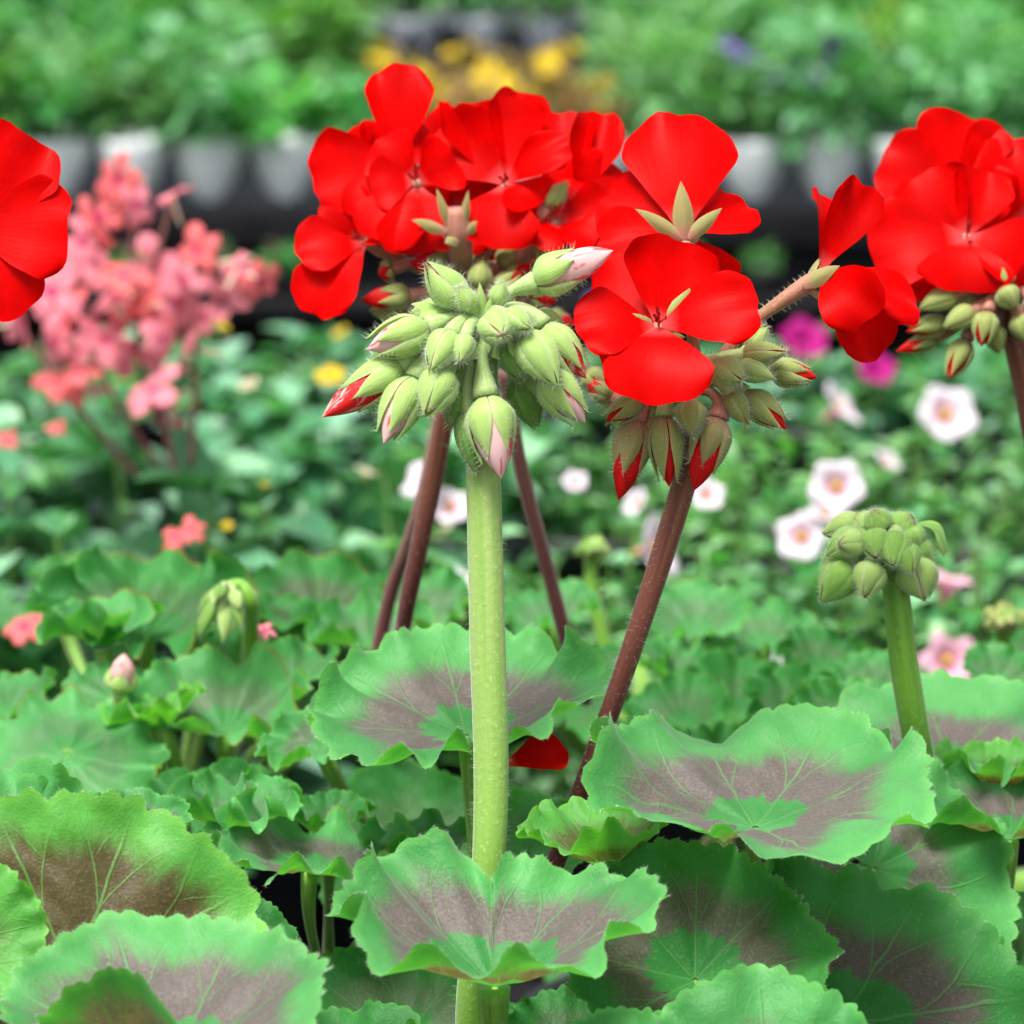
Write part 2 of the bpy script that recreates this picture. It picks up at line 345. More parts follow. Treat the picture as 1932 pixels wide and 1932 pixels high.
for x in (-2.0, 0, 2.0): mk('bracket', *box(x-.01, x+.01, 3.81, 3.924, FB-.13, FB-.091), MAT['bench'], sh, smooth=False)

# ------------------------------------------------------------------ geranium parts
def leaf_surface(R, seed, a0, a1, ruffle, pleat, sinus, sectors, nr=26, ntt=169, cren=44, tw=0.0):
    f = np.linspace(.02, 1, nr); th = np.linspace(-pi+sinus, pi-sinus, ntt)
    lob = .5+.5*np.cos(th*8)
    base = .90+.05*lob*(1+snoise(th, [1, 2, 3], seed+20, .6))+snoise(th, [1, 2, 3], seed, .045)
    base *= 1-.08*np.clip((np.abs(th)-2.2)/.9, 0, 1)-.30*np.clip((np.abs(th)-2.80)/.34, 0, 1)**2.5
    r_ = np.random.default_rng(seed+5)
    cr = np.abs(np.cos(cren*th/2+snoise(th, [2, 3, 5], seed+2, .5)))**.8
    cr = cr*.045+snoise(th, [17, 23, 31], seed+7, .008)
    rad = f[:, None]*base[None]+(f[:, None]**7)*cr[None]
    dr = np.diff(np.vstack([np.zeros(ntt), rad]), axis=0)
    nzl = snoise(th, [2, 3, 4], seed+1)*.8+snoise(th, [5, 6, 8], seed+3)*.7
    nzh = snoise(th, [9, 11, 14, 17], seed+4)
    al = a0+a1*f[:, None]+ruffle*f[:, None]**2*nzl[None]+ruffle*2.1*f[:, None]**6*nzh[None]
    al = al+tw*(th/pi)[None]
    for (t0, wd, amt, pw) in sectors:
        dth = (th-t0+pi) % (2*pi)-pi
        al = al+amt*f[:, None]**pw*np.exp(-(dth/wd)**2)[None]
    rho = np.cumsum(dr*np.cos(al), 0); z = np.cumsum(dr*np.sin(al), 0)
    z = z-pleat*(f[:, None]**1.2)*(lob[None]-.5)*(1+snoise(th, [1, 2, 3, 4], seed+21, .5))[None]*(1-.3*f[:, None])
    x = rho*np.cos(th)[None]; y = rho*np.sin(th)[None]
    bl = snoise(np.add.outer(f*5, th*2.3), [1, 2, 3], seed+9, .013)*f[:, None]+snoise(np.add.outer(f*9, -th*5), [1, 2, 3], seed+10, .008)*f[:, None]
    bl = bl+.007*np.sin(f[:, None]*24-6*np.abs(np.sin(4*th))[None])*(f*(1-.4*f))[:, None]*np.abs(np.sin(8*th/2))[None]
    V = np.stack([x, y, z+bl], -1).reshape(-1, 3)*R
    uv = np.stack([np.tile(th/(2*pi)+.5, nr), np.repeat(f, ntt)], 1)
    return V, gridF(nr, ntt), uv, f, th
def frame(n, phi):
    n = nrm(n); e1 = RT-np.dot(RT, n)*n
    if np.linalg.norm(e1) < .2: e1 = UP-np.dot(UP, n)*n
    e1 = nrm(e1); e2 = np.cross(n, e1)
    X = cos(phi)*e1+sin(phi)*e2; return X, np.cross(n, X), n
SEED = [100]
def leaf(plant, px, py, d, R, n, phi, a0=.15, a1=.25, ruffle=.22, pleat=.10, sinus=.12, sectors=(), zone=(.34, .72, 1), rim=0.0,
         mat='leaf', foot=None, dz=0, pr=24, seed=None, label=None, res=1.0, pbend=None, pmat='petiole', fuzz=False, tw=0.0):
    SEED[0] += 11; seed = seed or SEED[0]
    if np.isscalar(n): n = (0, cos(radians(n)), sin(radians(n)))
    elif len(n) == 2: n = (n[1], cos(radians(n[0])), sin(radians(n[0])))
    c = Wp(px, py, d, dz); Rm = S(R, d)/1.0
    X, Y, N = frame(vd(*n), radians(phi))
    V, F, uv, f, th = leaf_surface(Rm, seed, a0, a1, ruffle, pleat, sinus, sectors, nr=int(26*res), ntt=int(169*res), tw=tw)
    Wd = c+V[:, 0:1]*X+V[:, 1:2]*Y+V[:, 2:3]*N
    o = mk('leaf', Wd, F, MAT[mat], plant, origin=c, uv=uv, attrs={'z0': zone[0], 'z1': zone[1], 'zs': zone[2], 'rim': rim})
    if label: o['label'] = label
    foot = Wp(*foot) if isinstance(foot, tuple) else (foot if foot is not None else WO[plant.name]+np.array([0, 0, .16]))
    L = np.linalg.norm(foot-c)
    p1 = c-N*min(.35*L, .03)+(pbend if pbend is not None else 0); p2 = foot+np.array([0, 0, .35*L])*.5
    V2, F2, uv2 = tube(bez([foot, p2, p1, c-N*.0003], 20), [S(pr, d)*.55, S(pr, d)*.42, S(pr, d)*.42, S(pr, d)*.75], 10)
    mk('leaf_stalk', V2, F2, MAT[pmat], o, uv=uv2)
    if fuzz:
        ntt = len(th); nr = len(f); G = Wd.reshape(nr, ntt, 3)
        k = rng.integers(0, ntt-1, 900); t = rng.random((900, 1)); P = G[-1, k]*(1-t)+G[-1, k+1]*t
        Nn = (G[-1, k]-G[-2, k]); Nn /= np.linalg.norm(Nn, axis=1)[:, None]+1e-9
        mk('edge_hair', *hairs(P, Nn, .0008, 1.6e-5, .6), MAT['hair'], o, kind='stuff', smooth=False)
    return o
def petal(parent, b, t, wd, n, bend=.12, cup=.12, seed=0, mat='red', wav=.045, sq=.55, nu=16, nv=17, name='petal', claw=.10):
    b = np.asarray(b, float); t = np.asarray(t, float); A = t-b; L = np.linalg.norm(A); A = A/L
    n = nrm(n-np.dot(n, A)*A); s = np.cross(A, n); r = np.random.default_rng(seed+17)
    u = np.linspace(0, 1, nu)[:, None]**.8; v = np.sin(np.linspace(-pi/2, pi/2, nv))[None]
    wu = (claw+(1-claw)*np.sin(np.clip(u/.80, 0, 1)*pi/2)**1.2)*(1-.05*np.clip((u-.80)/.20, 0, 1)**2)
    # the far end is a wavy rounded lip
    lip = .25*(1-np.sqrt(1-.985*v**2))+.018*np.sin(v*4+r.uniform(0, 6))+.010*np.sin(v*9+r.uniform(0, 6))+.05*r.uniform(0, 1)*np.exp(-(v/.3)**2)
    uu = u*(1-lip*u**2.2)
    x = v*wu*wd/2*(1+.02*np.sin(u*14+r.uniform(0, 6)))
    z = L*bend*(4*u*(1-u))*1.0+cup*wd*(v*wu)**2+wav*L*u**2*np.sin(v*3.2+r.uniform(0, 6)+u*2)+wav*.5*L*u**3*np.sin(v*7+r.uniform(0, 6))
    P = b+(uu*L)[..., None]*A+x[..., None]*s+z[..., None]*n
    uv = np.stack([np.broadcast_to(v*.5+.5, x.shape), np.broadcast_to(u, x.shape)], -1).reshape(-1, 2)
    return mk(name, P.reshape(-1, 3), gridF(nu, nv), MAT[mat] if isinstance(mat, str) else mat, parent, origin=b, uv=uv)
def sepal_free(parent, b, t, wd, n, mat, bend=.1, seed=0):
    b = np.asarray(b, float); t = np.asarray(t, float); A = t-b; L = np.linalg.norm(A); A /= L
    n = nrm(n-np.dot(n, A)*A); s = np.cross(A, n)
    u = np.linspace(0, 1, 10)[:, None]; v = np.linspace(-1, 1, 7)[None]
    wu = np.clip(.42+.58*np.sin(np.clip(u/.4, 0, 1)*pi/2), 0, 1)*np.where(u > .4, (1-((u-.4)/.6)**1.5), 1)
    x = v*wu*wd/2; z = bend*L*4*u*(1-u)-.35*wd*(v*wu)**2
    P = b+(u*L+0*v)[..., None]*A+x[..., None]*s+z[..., None]*n
    uv = np.stack([np.broadcast_to(v*.5+.5, x.shape), np.broadcast_to(u, x.shape)], -1).reshape(-1, 2)
    return mk('sepal', P.reshape(-1, 3), gridF(10, 7), MAT[mat], parent, uv=uv)
def bud(plant, J, B, T, wd, sep='sep_pale', core='core_pink', open=0.0, ped='ped_pale', pr=.0011, hair=60, seed=0, roll=None, hairL=.0013, ns=5, curve=1.0, parent_name='bud'):
    """flower bud: petal cone inside, five sepals round it, bent pedicel back to the umbel centre J"""
    r = np.random.default_rng(seed+int(abs(T[0])*1e6) % 9973); A = T-B; L = np.linalg.norm(A); A = A/L
    a = nrm(np.cross(A, [.2, .5, .8])); b = np.cross(A, a); roll = r.uniform(0, 6.28) if roll is None else roll
    # petal cone
    Ls = L if open <= .02 else L*(1-.42*open); nu, nv = 18, 20
    u = np.linspace(0, 1, nu)[:, None]; ph = np.linspace(0, 2*pi, nv, endpoint=False)[None]
    prof = np.sin(np.pi*np.clip(u, 0, 1)**.72)**.75 if open <= .02 else np.where(u < .45, np.sin(np.clip(u/.45, 0, 1)*pi/2)**.8, (1-((u-.45)/.55)**(1.7+.6*open))*1.0)
    prof = np.clip(prof, .02, None); rr = wd*.5*(.86 if open <= .02 else .82)*prof*(1+(.05+.07*open)*np.sin(3*(ph+u*1.6)+seed)*u)
    P = B+A*(u*L*(.93 if open <= .02 else 1.0)+0*ph)[..., None]+rr[..., None]*(np.cos(ph)[..., None]*a+np.sin(ph)[..., None]*b)
    uv = np.stack([np.broadcast_to(ph/(2*pi), rr.shape), np.broadcast_to(u, rr.shape)], -1).reshape(-1, 2)
    o = mk(parent_name, P.reshape(-1, 3), gridF(nu, nv, True), MAT[core], plant, origin=B, uv=uv)
    HP, HN = [], []
    for k in range(ns):
        ph0 = roll+k*2*pi/ns+r.normal(0, .08); lk = Ls*r.uniform(.93, 1.04)
        u = np.linspace(0, 1, 16)[:, None]; v = np.linspace(-1, 1, 9)[None]
        pr_ = np.sin(np.pi*np.clip(u*.985+.012, 0, 1)**.72)**.75
        if open > .02:
            pr_ = np.where(u < .42, np.sin(np.clip(u/.42, 0, 1)*pi/2)**.8, 1-(.62-.35*open)*((u-.42)/.58)**2)
        am = (pi/ns)*(1.10 if open <= .02 else 1.02)
        aw = am*np.where(u < .35, 1.0, np.clip(1-((u-.35)/.65)**(2.6 if open <= .02 else 1.9), 0, 1)*1.0+.02)
        if open <= .02: aw = am*np.clip(1-np.clip((u-.6)/.4, 0, 1)**2*.55, 0, 1)
        rad = wd*.5*pr_*(1.0+.10*(1-v**2)-.05*v**2+.012*k)+1e-5
        ang = ph0+v*aw
        tipout = np.clip((u-.9)/.1, 0, 1)*wd*.05
        P = B+A*(u*lk+0*v)[..., None]+(rad+tipout)[..., None]*(np.cos(ang)[..., None]*a+np.sin(ang)[..., None]*b)
        uv = np.stack([np.broadcast_to(v*.5+.5, rad.shape), np.broadcast_to(u, rad.shape)], -1).reshape(-1, 2)
        mk('sepal', P.reshape(-1, 3), gridF(16, 9), MAT[sep], o, uv=uv)
        if hair:
            iu = r.integers(1, 16, hair//ns*3); iv = r.integers(0, 9, hair//ns*3); pp = P[iu, iv]; HP.append(pp)
            nn = pp-(B+A*((pp-B)@A)[:, None]); HN.append(nn/(np.linalg.norm(nn, axis=1)[:, None]+1e-9)+A*.5)
    D0 = nrm(B-J) if np.linalg.norm(B-J) > 1e-5 else A
    dj = np.linalg.norm(B-J)
    pts = bez([J, J+(D0*.45+np.array([0, 0, .35*curve]))*dj, B-A*.45*dj, B+A*L*.06], 14)
    V2, F2, uv2 = tube(pts, [pr, pr, pr*1.1, wd*.30], 10)
    mk('pedicel', V2, F2, MAT[ped], o, uv=uv2)
    if hair:
        V2 = V2[:-2]; k = r.integers(0, len(V2), hair); nn = V2[k]-np.repeat(pts, 10, 0)[k]; HP.append(V2[k]); HN.append(nn/(np.linalg.norm(nn, axis=1)[:, None]+1e-9))
        mk('hair', *hairs(np.vstack(HP), np.vstack(HN), hairL, 1.7e-5, .35), MAT['hair'], o, kind='stuff', smooth=False)
    return o
def stalk(plant, pts, rad, mat, hair=0, name='flower_stalk', ns=24, hl=.0016, lump=.022):
    C = spline(pts, 60); V, F, uv = tube(C, rad, ns, lump=lump)
    o = mk(name, V, F, MAT[mat], plant, uv=uv)
    if hair:
        n = len(C); V = V[:-2]; k = rng.integers(0, len(V), hair); cc = np.repeat(C, ns, 0)[k]; jt = (rng.random((hair, 1))-.5)*(C[1]-C[0])
        nn = V[k]-cc; nn /= np.linalg.norm(nn, axis=1)[:, None]
        mk('hair', *hairs(V[k]+jt, nn, hl, 1.5e-5, .3), MAT['hair'], o, kind='stuff', smooth=False)
    return o
def flower(plant, c, petals, face=(0, .2, 1), J=None, ped='ped_rose', seps=(), sepmat='sep_olive', d=.7, calyx=None, hair=0, stam=True, pr=.0011, mat='red', pj=None):
    """c: layout point of the throat; petals: (tip px, tip py, depth offset mm, width px, normal, bend, cup)"""
    C = Wp(c[0], c[1], d, c[2]/1000 if len(c) > 2 else 0); fn = vd(*face)
    cal = Wp(*calyx[:2], d, calyx[2]/1000) if calyx is not None else C-fn*S(60, d)
    # calyx tube and pedicel are the body of the flower
    if J is None: J = cal-fn*.012+np.array([0, 0, -.015])
    mid = pj if pj is not None else cal-(C-cal)*.9
    pts = bez([J, (J+cal)/2*.5+mid*.5, cal, C-(C-cal)*.15], 16)
    V, F, uv = tube(pts, [pr, pr, pr*1.25, pr*1.5, pr*1.0], 10)
    o = mk('flower', V, F, MAT[ped], plant, origin=C, uv=uv)
    SEED[0] += 3
    for i, p in enumerate(petals):
        tx, ty, tz, wd = p[:4]; n = vd(*(p[4] if len(p) > 4 and p[4] is not None else face)); bd = p[5] if len(p) > 5 else .12; cp = p[6] if len(p) > 6 else .12
        base = C+nrm(Wp(tx, ty, d, tz/1000)-C)*S(6, d)-fn*S(16-2.5*i, d)
        petal(o, base, Wp(tx, ty, d, tz/1000), S(wd, d), n, bd, cp, seed=SEED[0]*7+i*13, mat=mat)
    for i, p in enumerate(seps):
        tx, ty, tz, wd = p[:4]; n = vd(*(p[4] if len(p) > 4 else (0, 0, 1)))
        bs = Wp(*p[5][:2], d, p[5][2]/1000) if len(p) > 5 else cal+(C-cal)*.3
        sepal_free(o, bs, Wp(tx, ty, d, tz/1000), S(wd, d), n, sepmat)
    if hair:
        k = rng.integers(0, 160, hair); nn = V[k]-np.repeat(pts, 10, 0)[k]; nn /= np.linalg.norm(nn, axis=1)[:, None]+1e-9
        mk('hair', *hairs(V[k], nn, .0013, 1.6e-5, .3), MAT['hair'], o, kind='stuff', smooth=False)
    if stam:
        parts = []
        for k in range(6):
            e = C+fn*S(26, d)+(RT*rng.normal()+UP*rng.normal())*S(7, d); V_, F_, _ = tube(bez([C-fn*S(10, d), C+fn*S(10, d), e], 6), [.0002, .0002, .00035], 6, caps=False); parts.append((V_, F_))
        mk('stamens', *join(parts), MAT['stamen'], o)
    return o
def pot_of(plant, x, y, r=.058, h=.105):
    pr = np.array([[r*.70, 0], [r*.73, .004], [r*.95, h*.86], [r*.98, h*.87], [r*1.02, h*.88], [r*1.04, h], [r*.99, h], [r*.96, h*.9], [r*.93, h*.82]])
    th = np.linspace(0, 2*pi, 32, endpoint=False)
    V = np.stack([pr[:, 0:1]*np.cos(th), pr[:, 0:1]*np.sin(th), np.repeat(pr[:, 1:2], 32, 1)], -1).reshape(-1, 3)+[x, y, BZ+.0005]
    mk('pot', V, gridF(len(pr), 32, True), MAT['pot'], plant)
    rr = np.linspace(0.01, 1, 8)[:, None]*r*.945; hh = .003*rng.normal(size=(8, 32))
    V = np.stack([rr*np.cos(th), rr*np.sin(th), h*.84+hh], -1).reshape(-1, 3)+[x, y, BZ]
    mk('soil', V, gridF(8, 32, True), MAT['soil'], plant)
def geranium(px, d, label, r=.058):
    b = Wp(px, 966, d); b[2] = BZ
    p = thing('geranium', b, label, 'geranium', 'red geraniums in black pots'); pot_of(p, b[0], b[1], r); return p
def hub(p, h=.13, dx=0, dy=0): return WO[p.name]+np.array([dx, dy, h])
def main_stem(p, top, r=.005, lean=0):
    b = WO[p.name]+np.array([0, 0, .085]); m = (b+top)/2+np.array([lean, 0, 0])
    V, F, uv = tube(bez([b, m, top], 14), [r*1.1, r, r*.9], 14, lump=.03); mk('stem', V, F, MAT['petiole'], p, uv=uv)

# ------------------------------------------------------------------ geranium in the centre
A = geranium(930, .725, 'geranium in the centre with a pale green bud cluster on a thick upright stalk')
main_stem(A, hub(A, .19))
ha = hub(A, .16)
stalk(A, [Wp(905, 2160, .715), Wp(890, 1930, .708), Wp(905, 1760, .703), Wp(922, 1640, .70), Wp(928, 1450, .70), Wp(921, 1200, .70), Wp(914, 920, .70), Wp(910, 760, .70), Wp(912, 625, .70)],
      [.0030, .0030, .0030, .0031, .0033, .0034, .0033, .0031, .0029], 'st_green', hair=1500)
JA = Wp(913, 618, .70)
KB = dict(pr=.00105, hair=120, hairL=.0016)
budsA = [ # base, tip, width, dz base, dz tip (mm), open, core, sepals
 ((1001, 537), (1156, 474), 68, 1, 2, .95, 'core_pink', 'sep_pale'), ((873, 577), (806, 500), 60, 2, 5, 0, 'core_pink', 'sep_pale'),
 ((815, 617), (695, 662), 70, 4, 6, .18, 'core_pink', 'sep_pale'), ((765, 684), (610, 788), 68, 2, 4, .75, 'core_mix', 'sep_pale'),
 ((788, 708), (726, 838), 68, 4, 7, .22, 'core_pink', 'sep_pale'), ((853, 632), (815, 702), 54, 8, 13, 0, 'core_pink', 'sep_pale'),
 ((842, 700), (806, 786), 64, 7, 12, 0, 'core_pink', 'sep_pale'), ((916, 742), (946, 904), 80, 7, 10, .55, 'core_pink', 'sep_pale'),
 ((884, 775), (898, 890), 52, 4.5, 5, 0, 'core_pink', 'sep_green'), ((990, 632), (1048, 730), 66, 6, 10, 0, 'core_pink', 'sep_pale'),
 ((1020, 608), (1106, 715), 60, 1, 2, .3, 'core_mix', 'sep_pale'), ((1020, 700), (1104, 798), 68, 3, 4, .25, 'core_pink', 'sep_pale'),
 ((975, 705), (1013, 808), 58, -3, -4, 0, 'core_pink', 'sep_green'), ((930, 612), (948, 640), 56, 7, 15, 0, 'core_pink', 'sep_pale'),
 ((862, 690), (868, 800), 46, 2, 1, 0, 'core_pink', 'sep_green'), ((905, 690), (925, 770), 44, 0, -2, 0, 'core_pink', 'sep_green'), ((960, 650), (985, 720), 48, 3, 5, 0, 'core_pink', 'sep_green'), ((800, 650), (740, 720), 52, 1, 1, .1, 'core_pink', 'sep_pale'), ((840, 585), (775, 590), 46, -3, -4, 0, 'core_pink', 'sep_pale'), ((1000, 590), (1070, 630), 50, -4, -5, .2, 'core_mix', 'sep_pale'), ((880, 640), (868, 690), 40, 9, 13, 0, 'core_pink', 'sep_pale'), ((955, 600), (1000, 625), 42, 8, 12, 0, 'core_pink', 'sep_pale'), ((890, 585), (868, 545), 36, 5, 8, 0, 'core_pink', 'sep_pale'), ((935, 575), (950, 535), 32, 4, 6, 0, 'core_pink', 'sep_pale'), ((830, 660), (760, 660), 46, 0, 0, 0, 'core_pink', 'sep_pale'), ((985, 680), (1060, 770), 50, -1, -2, .15, 'core_pink', 'sep_pale'), ((870, 730), (850, 810), 42, 3, 4, 0, 'core_pink', 'sep_green'), ((775, 640), (690, 690), 50, -5, -6, 0, 'core_pink', 'sep_green')]
for i, (b, t, wd, d0, d1, op, co, se) in enumerate(budsA):
    J = JA+(Wp(*b, .70, d0/1000)-JA)*.06
    bud(A, J, Wp(*b, .70, d0/1000), Wp(*t, .70, d1/1000), S(wd*1.12, .70), se, co, op, 'ped_pale', seed=i, **KB)
for (t, wd, dz, b, n) in [((868, 690), 42, 6, (925, 640), (-.4, .5, .8)), ((790, 600), 60, 3, (860, 585), (0, .7, .7)), ((905, 535), 22, 6, (912, 610), (0, .3, 1)), ((928, 560), 18, 6, (915, 615), (.2, .3, 1)),
                      ((960, 690), 44, 5, (930, 640), (.3, .5, .8)), ((1000, 705), 30, 8, (960, 640), (.5, .4, .7)), ((775, 575), 40, 2, (850, 590), (0, .7, .7)), ((1000, 600), 46, 5, (930, 615), (.2, .9, .4))]:
    o = sepal_free(A, Wp(*b, .70, dz/1000-.002), Wp(*t, .70, dz/1000), S(wd, .70), vd(*n), 'sep_pale'); o.name = 'bract'
leaf(A, 880, 1388, .738, 322, (23, -.04), 100, a0=.22, a1=.14, ruffle=.26, sinus=.10, sectors=[(2.3, .35, -.35, 2), (-2.4, .5, .45, 1)], zone=(.27, .74, 1), foot=(905, 1900, .722), fuzz=True, seed=311)
leaf(A, 932, 1862, .662, 358, (18, .02), -87, a0=.50, a1=.10, ruffle=.18, sinus=-.012, sectors=[(3.05, .30, .16, .5)], zone=(.36, .82, 1), foot=(955, 2250, .68), pr=44, fuzz=True, seed=402)
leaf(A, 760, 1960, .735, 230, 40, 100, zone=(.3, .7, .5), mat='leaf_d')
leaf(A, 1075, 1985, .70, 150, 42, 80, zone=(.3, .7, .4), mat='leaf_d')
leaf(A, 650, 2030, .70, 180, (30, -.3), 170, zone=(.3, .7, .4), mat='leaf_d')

# ------------------------------------------------------------------ geranium with the reddish stalk, right of the centre
B = geranium(1240, .755, 'geranium with open red flowers on a slanting reddish-brown stalk, right of the centre')
main_stem(B, hub(B, .19))
stalk(B, [Wp(1045, 1640, .735), Wp(1098, 1490, .728), Wp(1152, 1340, .722), Wp(1204, 1190, .717), Wp(1262, 1010, .714), Wp(1298, 880, .712), Wp(1310, 760, .712)],
      [.0019, .0019, .0020, .0021, .0023, .0024, .0023], 'st_brown', hair=1100)
JB = Wp(1313, 735, .712)
dB = .712
budsB = [((1410, 660), (1445, 617), 40, 2, 3, 0, 'core_red', 'sep_pale'), ((1397, 672), (1481, 667), 46, 4, 6, 0, 'core_red', 'sep_olive'), ((1447, 697), (1541, 712), 52, 0, 1, .3, 'core_red', 'sep_olive'),
 ((1352, 690), (1392, 722), 52, 8, 13, 0, 'core_red', 'sep_pale'), ((1388, 692), (1457, 716), 42, 5, 7, 0, 'core_red', 'sep_pale'), ((1398, 738), (1482, 810), 58, 2, 3, .22, 'core_red', 'sep_olive'),
 ((1372, 742), (1409, 803), 44, 5, 6, 0, 'core_red', 'sep_olive'), ((1355, 782), (1306, 926), 72, 5, 7, .65, 'core_red', 'sep_rose'), ((1297, 760), (1301, 824), 54, 8, 11, 0, 'core_red', 'sep_olive'),
 ((1252, 778), (1260, 919), 64, 5, 6, .22, 'core_red', 'sep_olive'), ((1205, 785), (1166, 944), 72, 2, 3, .62, 'core_red', 'sep_rose'), ((1214, 752), (1141, 796), 48, 3, 5, .1, 'core_red', 'sep_olive'),
 ((1238, 752), (1228, 806), 42, 0, 0, 0, 'core_red', 'sep_olive'), ((1160, 752), (1108, 722), 40, -4, -6, .6, 'core_red', 'sep_olive'), ((1225, 782), (1240, 860), 50, 1, 1, 0, 'core_red', 'sep_olive')]
for i, (b, t, wd, d0, d1, op, co, se) in enumerate(budsB):
    bud(B, JB+(Wp(*b, dB, d0/1000)-JB)*.05, Wp(*b, dB, d0/1000), Wp(*t, dB, d1/1000), S(wd, dB), se, co, op, 'ped_rose' if op > .5 else 'ped_pale', seed=i+50, **KB)
Fa = flower(B, (1238, 617, 12), [(1168, 480, 2, 150, (-.2, .3, 1), -.05, .10), (1272, 452, 9, 180, (.1, .25, 1), -.04, .12), (1082, 628, 15, 150, (-.15, .5, .9), .10, .1),
                             (1426, 590, 16, 155, (.2, .45, .9), .10, .1), (1150, 712, 14, 120, (-.2, .5, .85), .08, .1), (1232, 768, 22, 205, (.0, .6, .8), .12, .06)],
            (0, .45, .9), J=JB, d=dB, seps=[(1142, 590, 12, 24, (0, .6, .8), (1225, 612, 11)), (1304, 545, 9, 26, (.3, .3, .8), (1250, 612, 10)), (1215, 560, 3, 24), (1290, 640, 8, 22)])
# the flower seen from behind, calyx toward the viewer
Fb = flower(B, (1288, 440, 0), [(1284, 203, -8, 222, (0, -.1, 1), .06, -.08), (1432, 392, -6, 92, (.1, .4, .9), .06, .05), (1366, 350, -12, 110, (.3, .2, .9), .05, .05), (1358, 560, -6, 130, (.2, 0, 1), .04, .05),
                             (1146, 362, -8, 150, (-.2, .2, 1), .05, .1), (1122, 450, -3, 120, (-.2, .3, 1), .05, .1)],
            (0, .1, -1), J=JB+UP*.004, d=dB, calyx=(1291, 452, 4), ped='ped_rose', pr=.0013, stam=False, sepmat='sep_rose',
            seps=[(1283, 344, 3, 40, (0, 0, 1), (1290, 455, 4)), (1196, 398, 5, 30, (-.2, .4, .9), (1284, 452, 4)), (1360, 396, 5, 30, (.2, .4, .9), (1296, 452, 4)), (1322, 440, -2, 24, (.4, .4, .9), (1296, 455, 3))], hair=60, pj=Wp(1297, 560, dB, .004))
Fc = flower(B, (1560, 512, 2), [(1541, 350, -4, 74, (.7, .1, .7), .10, .3), (1634, 336, -2, 105, (.5, .2, .85), -.05, .2), (1640, 606, 10, 130, (-.6, .4, .7), .22, .15), (1735, 602, 2, 120, (.2, .7, .7), .12, .1), (1664, 672, 0, 120, (-.3, .6, .7), .05, .1)],
            (.85, .15, .4), J=Wp(1405, 618, dB), d=dB, calyx=(1515, 541, 2), ped='ped_rose', pr=.0012, sepmat='sep_rose', stam=False,
            seps=[(1580, 505, 6, 34, (-.2, .3, .9), (1512, 541, 4)), (1560, 476, 0, 22, (-.6, .7, .2), (1516, 536, 2)), (1590, 582, 2, 22, (-.4, -.6, .5), (1520, 548, 2))], hair=240, pj=Wp(1455, 580, dB))
V, F, uv = tube(bez([JB, Wp(1350, 690, dB), Wp(1405, 618, dB)], 12), .0012, 10); mk('pedicel', V, F, MAT['ped_rose'], Fc, uv=uv)
leaf(B, 1425, 1562, .70, 375, (15, .02), 62, a0=.27, a1=.12, ruffle=.21, sinus=.03, zone=(.26, .78, 1), sectors=[(2.1, .30, .75, 1.5), (-2.7, .45, -.45, 1)], foot=(1330, 1950, .74), fuzz=True, seed=520)
leaf(B, 1312, 1850, .688, 288, 46, 88, a0=.35, a1=.12, ruffle=.18, sinus=.14, zone=(.35, .76, .85), mat='leaf_d', foot=(1290, 2150, .74), fuzz=True, seed=611)
leaf(B, 1580, 1935, .705, 395, (46, .2), 60, a0=.10, a1=.06, ruffle=.15, sinus=.12, zone=(.36, .76, 1), mat='leaf_d', foot=(1480, 2250, .73), fuzz=True, seed=777)
leaf(B, 1450, 2105, .640, 292, 52, 92, a0=.2, a1=.1, ruffle=.13, zone=(.3, .66, .6), foot=(1400, 2400, .68))
leaf(B, 1190, 2075, .645, 195, 52, 95, a0=.2, a1=.1, ruffle=.2, zone=(.3, .66, .6), foot=(1200, 2400, .68))
leaf(B, 1150, 1640, .700, 200, (9, -.15), 160, a0=.5, a1=.2, ruffle=.25, zone=(.3, .7, .8), mat='leaf_y', foot=(1200, 1950, .75))

# ------------------------------------------------------------------ geranium at the right edge
Cg = geranium(1830, .83, 'geranium at the right edge with a knobbly green bud head on a bright green stalk')
main_stem(Cg, hub(Cg, .17))
stalk(Cg, [Wp(1790, 1700, .79), Wp(1752, 1500, .77), Wp(1728, 1380, .757), Wp(1705, 1240, .752), Wp(1692, 1120, .75), Wp(1675, 1060, .75)], [.0029, .0029, .0030, .0029, .0027, .0025], 'st_mid', hair=500)
JC = Wp(1670, 1040, .75)
for i, (b, t, wd, d0, d1) in enumerate([((1631, 985), (1550, 1008), 44, 0, 0), ((1627, 1010), (1553, 1048), 50, 4, 6), ((1603, 1062), (1546, 1135), 58, 4, 6), ((1640, 1060), (1620, 1124), 48, 8, 11), ((1682, 1012), (1672, 1064), 50, 8, 14),
        ((1668, 1005), (1666, 963), 56, 0, 2), ((1717, 1056), (1738, 1131), 62, 4, 7), ((1700, 1000), (1732, 1046), 50, 3, 4), ((1660, 1050), (1655, 1110), 48, -2, -4), ((1700, 1060), (1690, 1120), 44, -4, -6), ((1600, 1040), (1560, 1080), 44, -5, -6), ((1650, 1010), (1640, 1050), 46, 8, 13), ((1640, 1000), (1608, 972), 44, 2, 3), ((1695, 1000), (1716, 972), 44, 2, 4), ((1655, 995), (1642, 962), 40, 5, 8), ((1620, 1022), (1572, 1026), 42, 7, 10), ((1715, 1030), (1756, 1062), 44, 2, 3), ((1690, 1030), (1706, 1080), 46, 9, 13)]):
    bud(Cg, JC, Wp(*b, .75, d0/1000), Wp(*t, .75, d1/1000), S(wd*1.25, .75), 'sep_fresh' if i % 3 else 'sep_pale', 'core_pink', 0, 'ped_pale', seed=i+90, pr=.0011, hair=110)
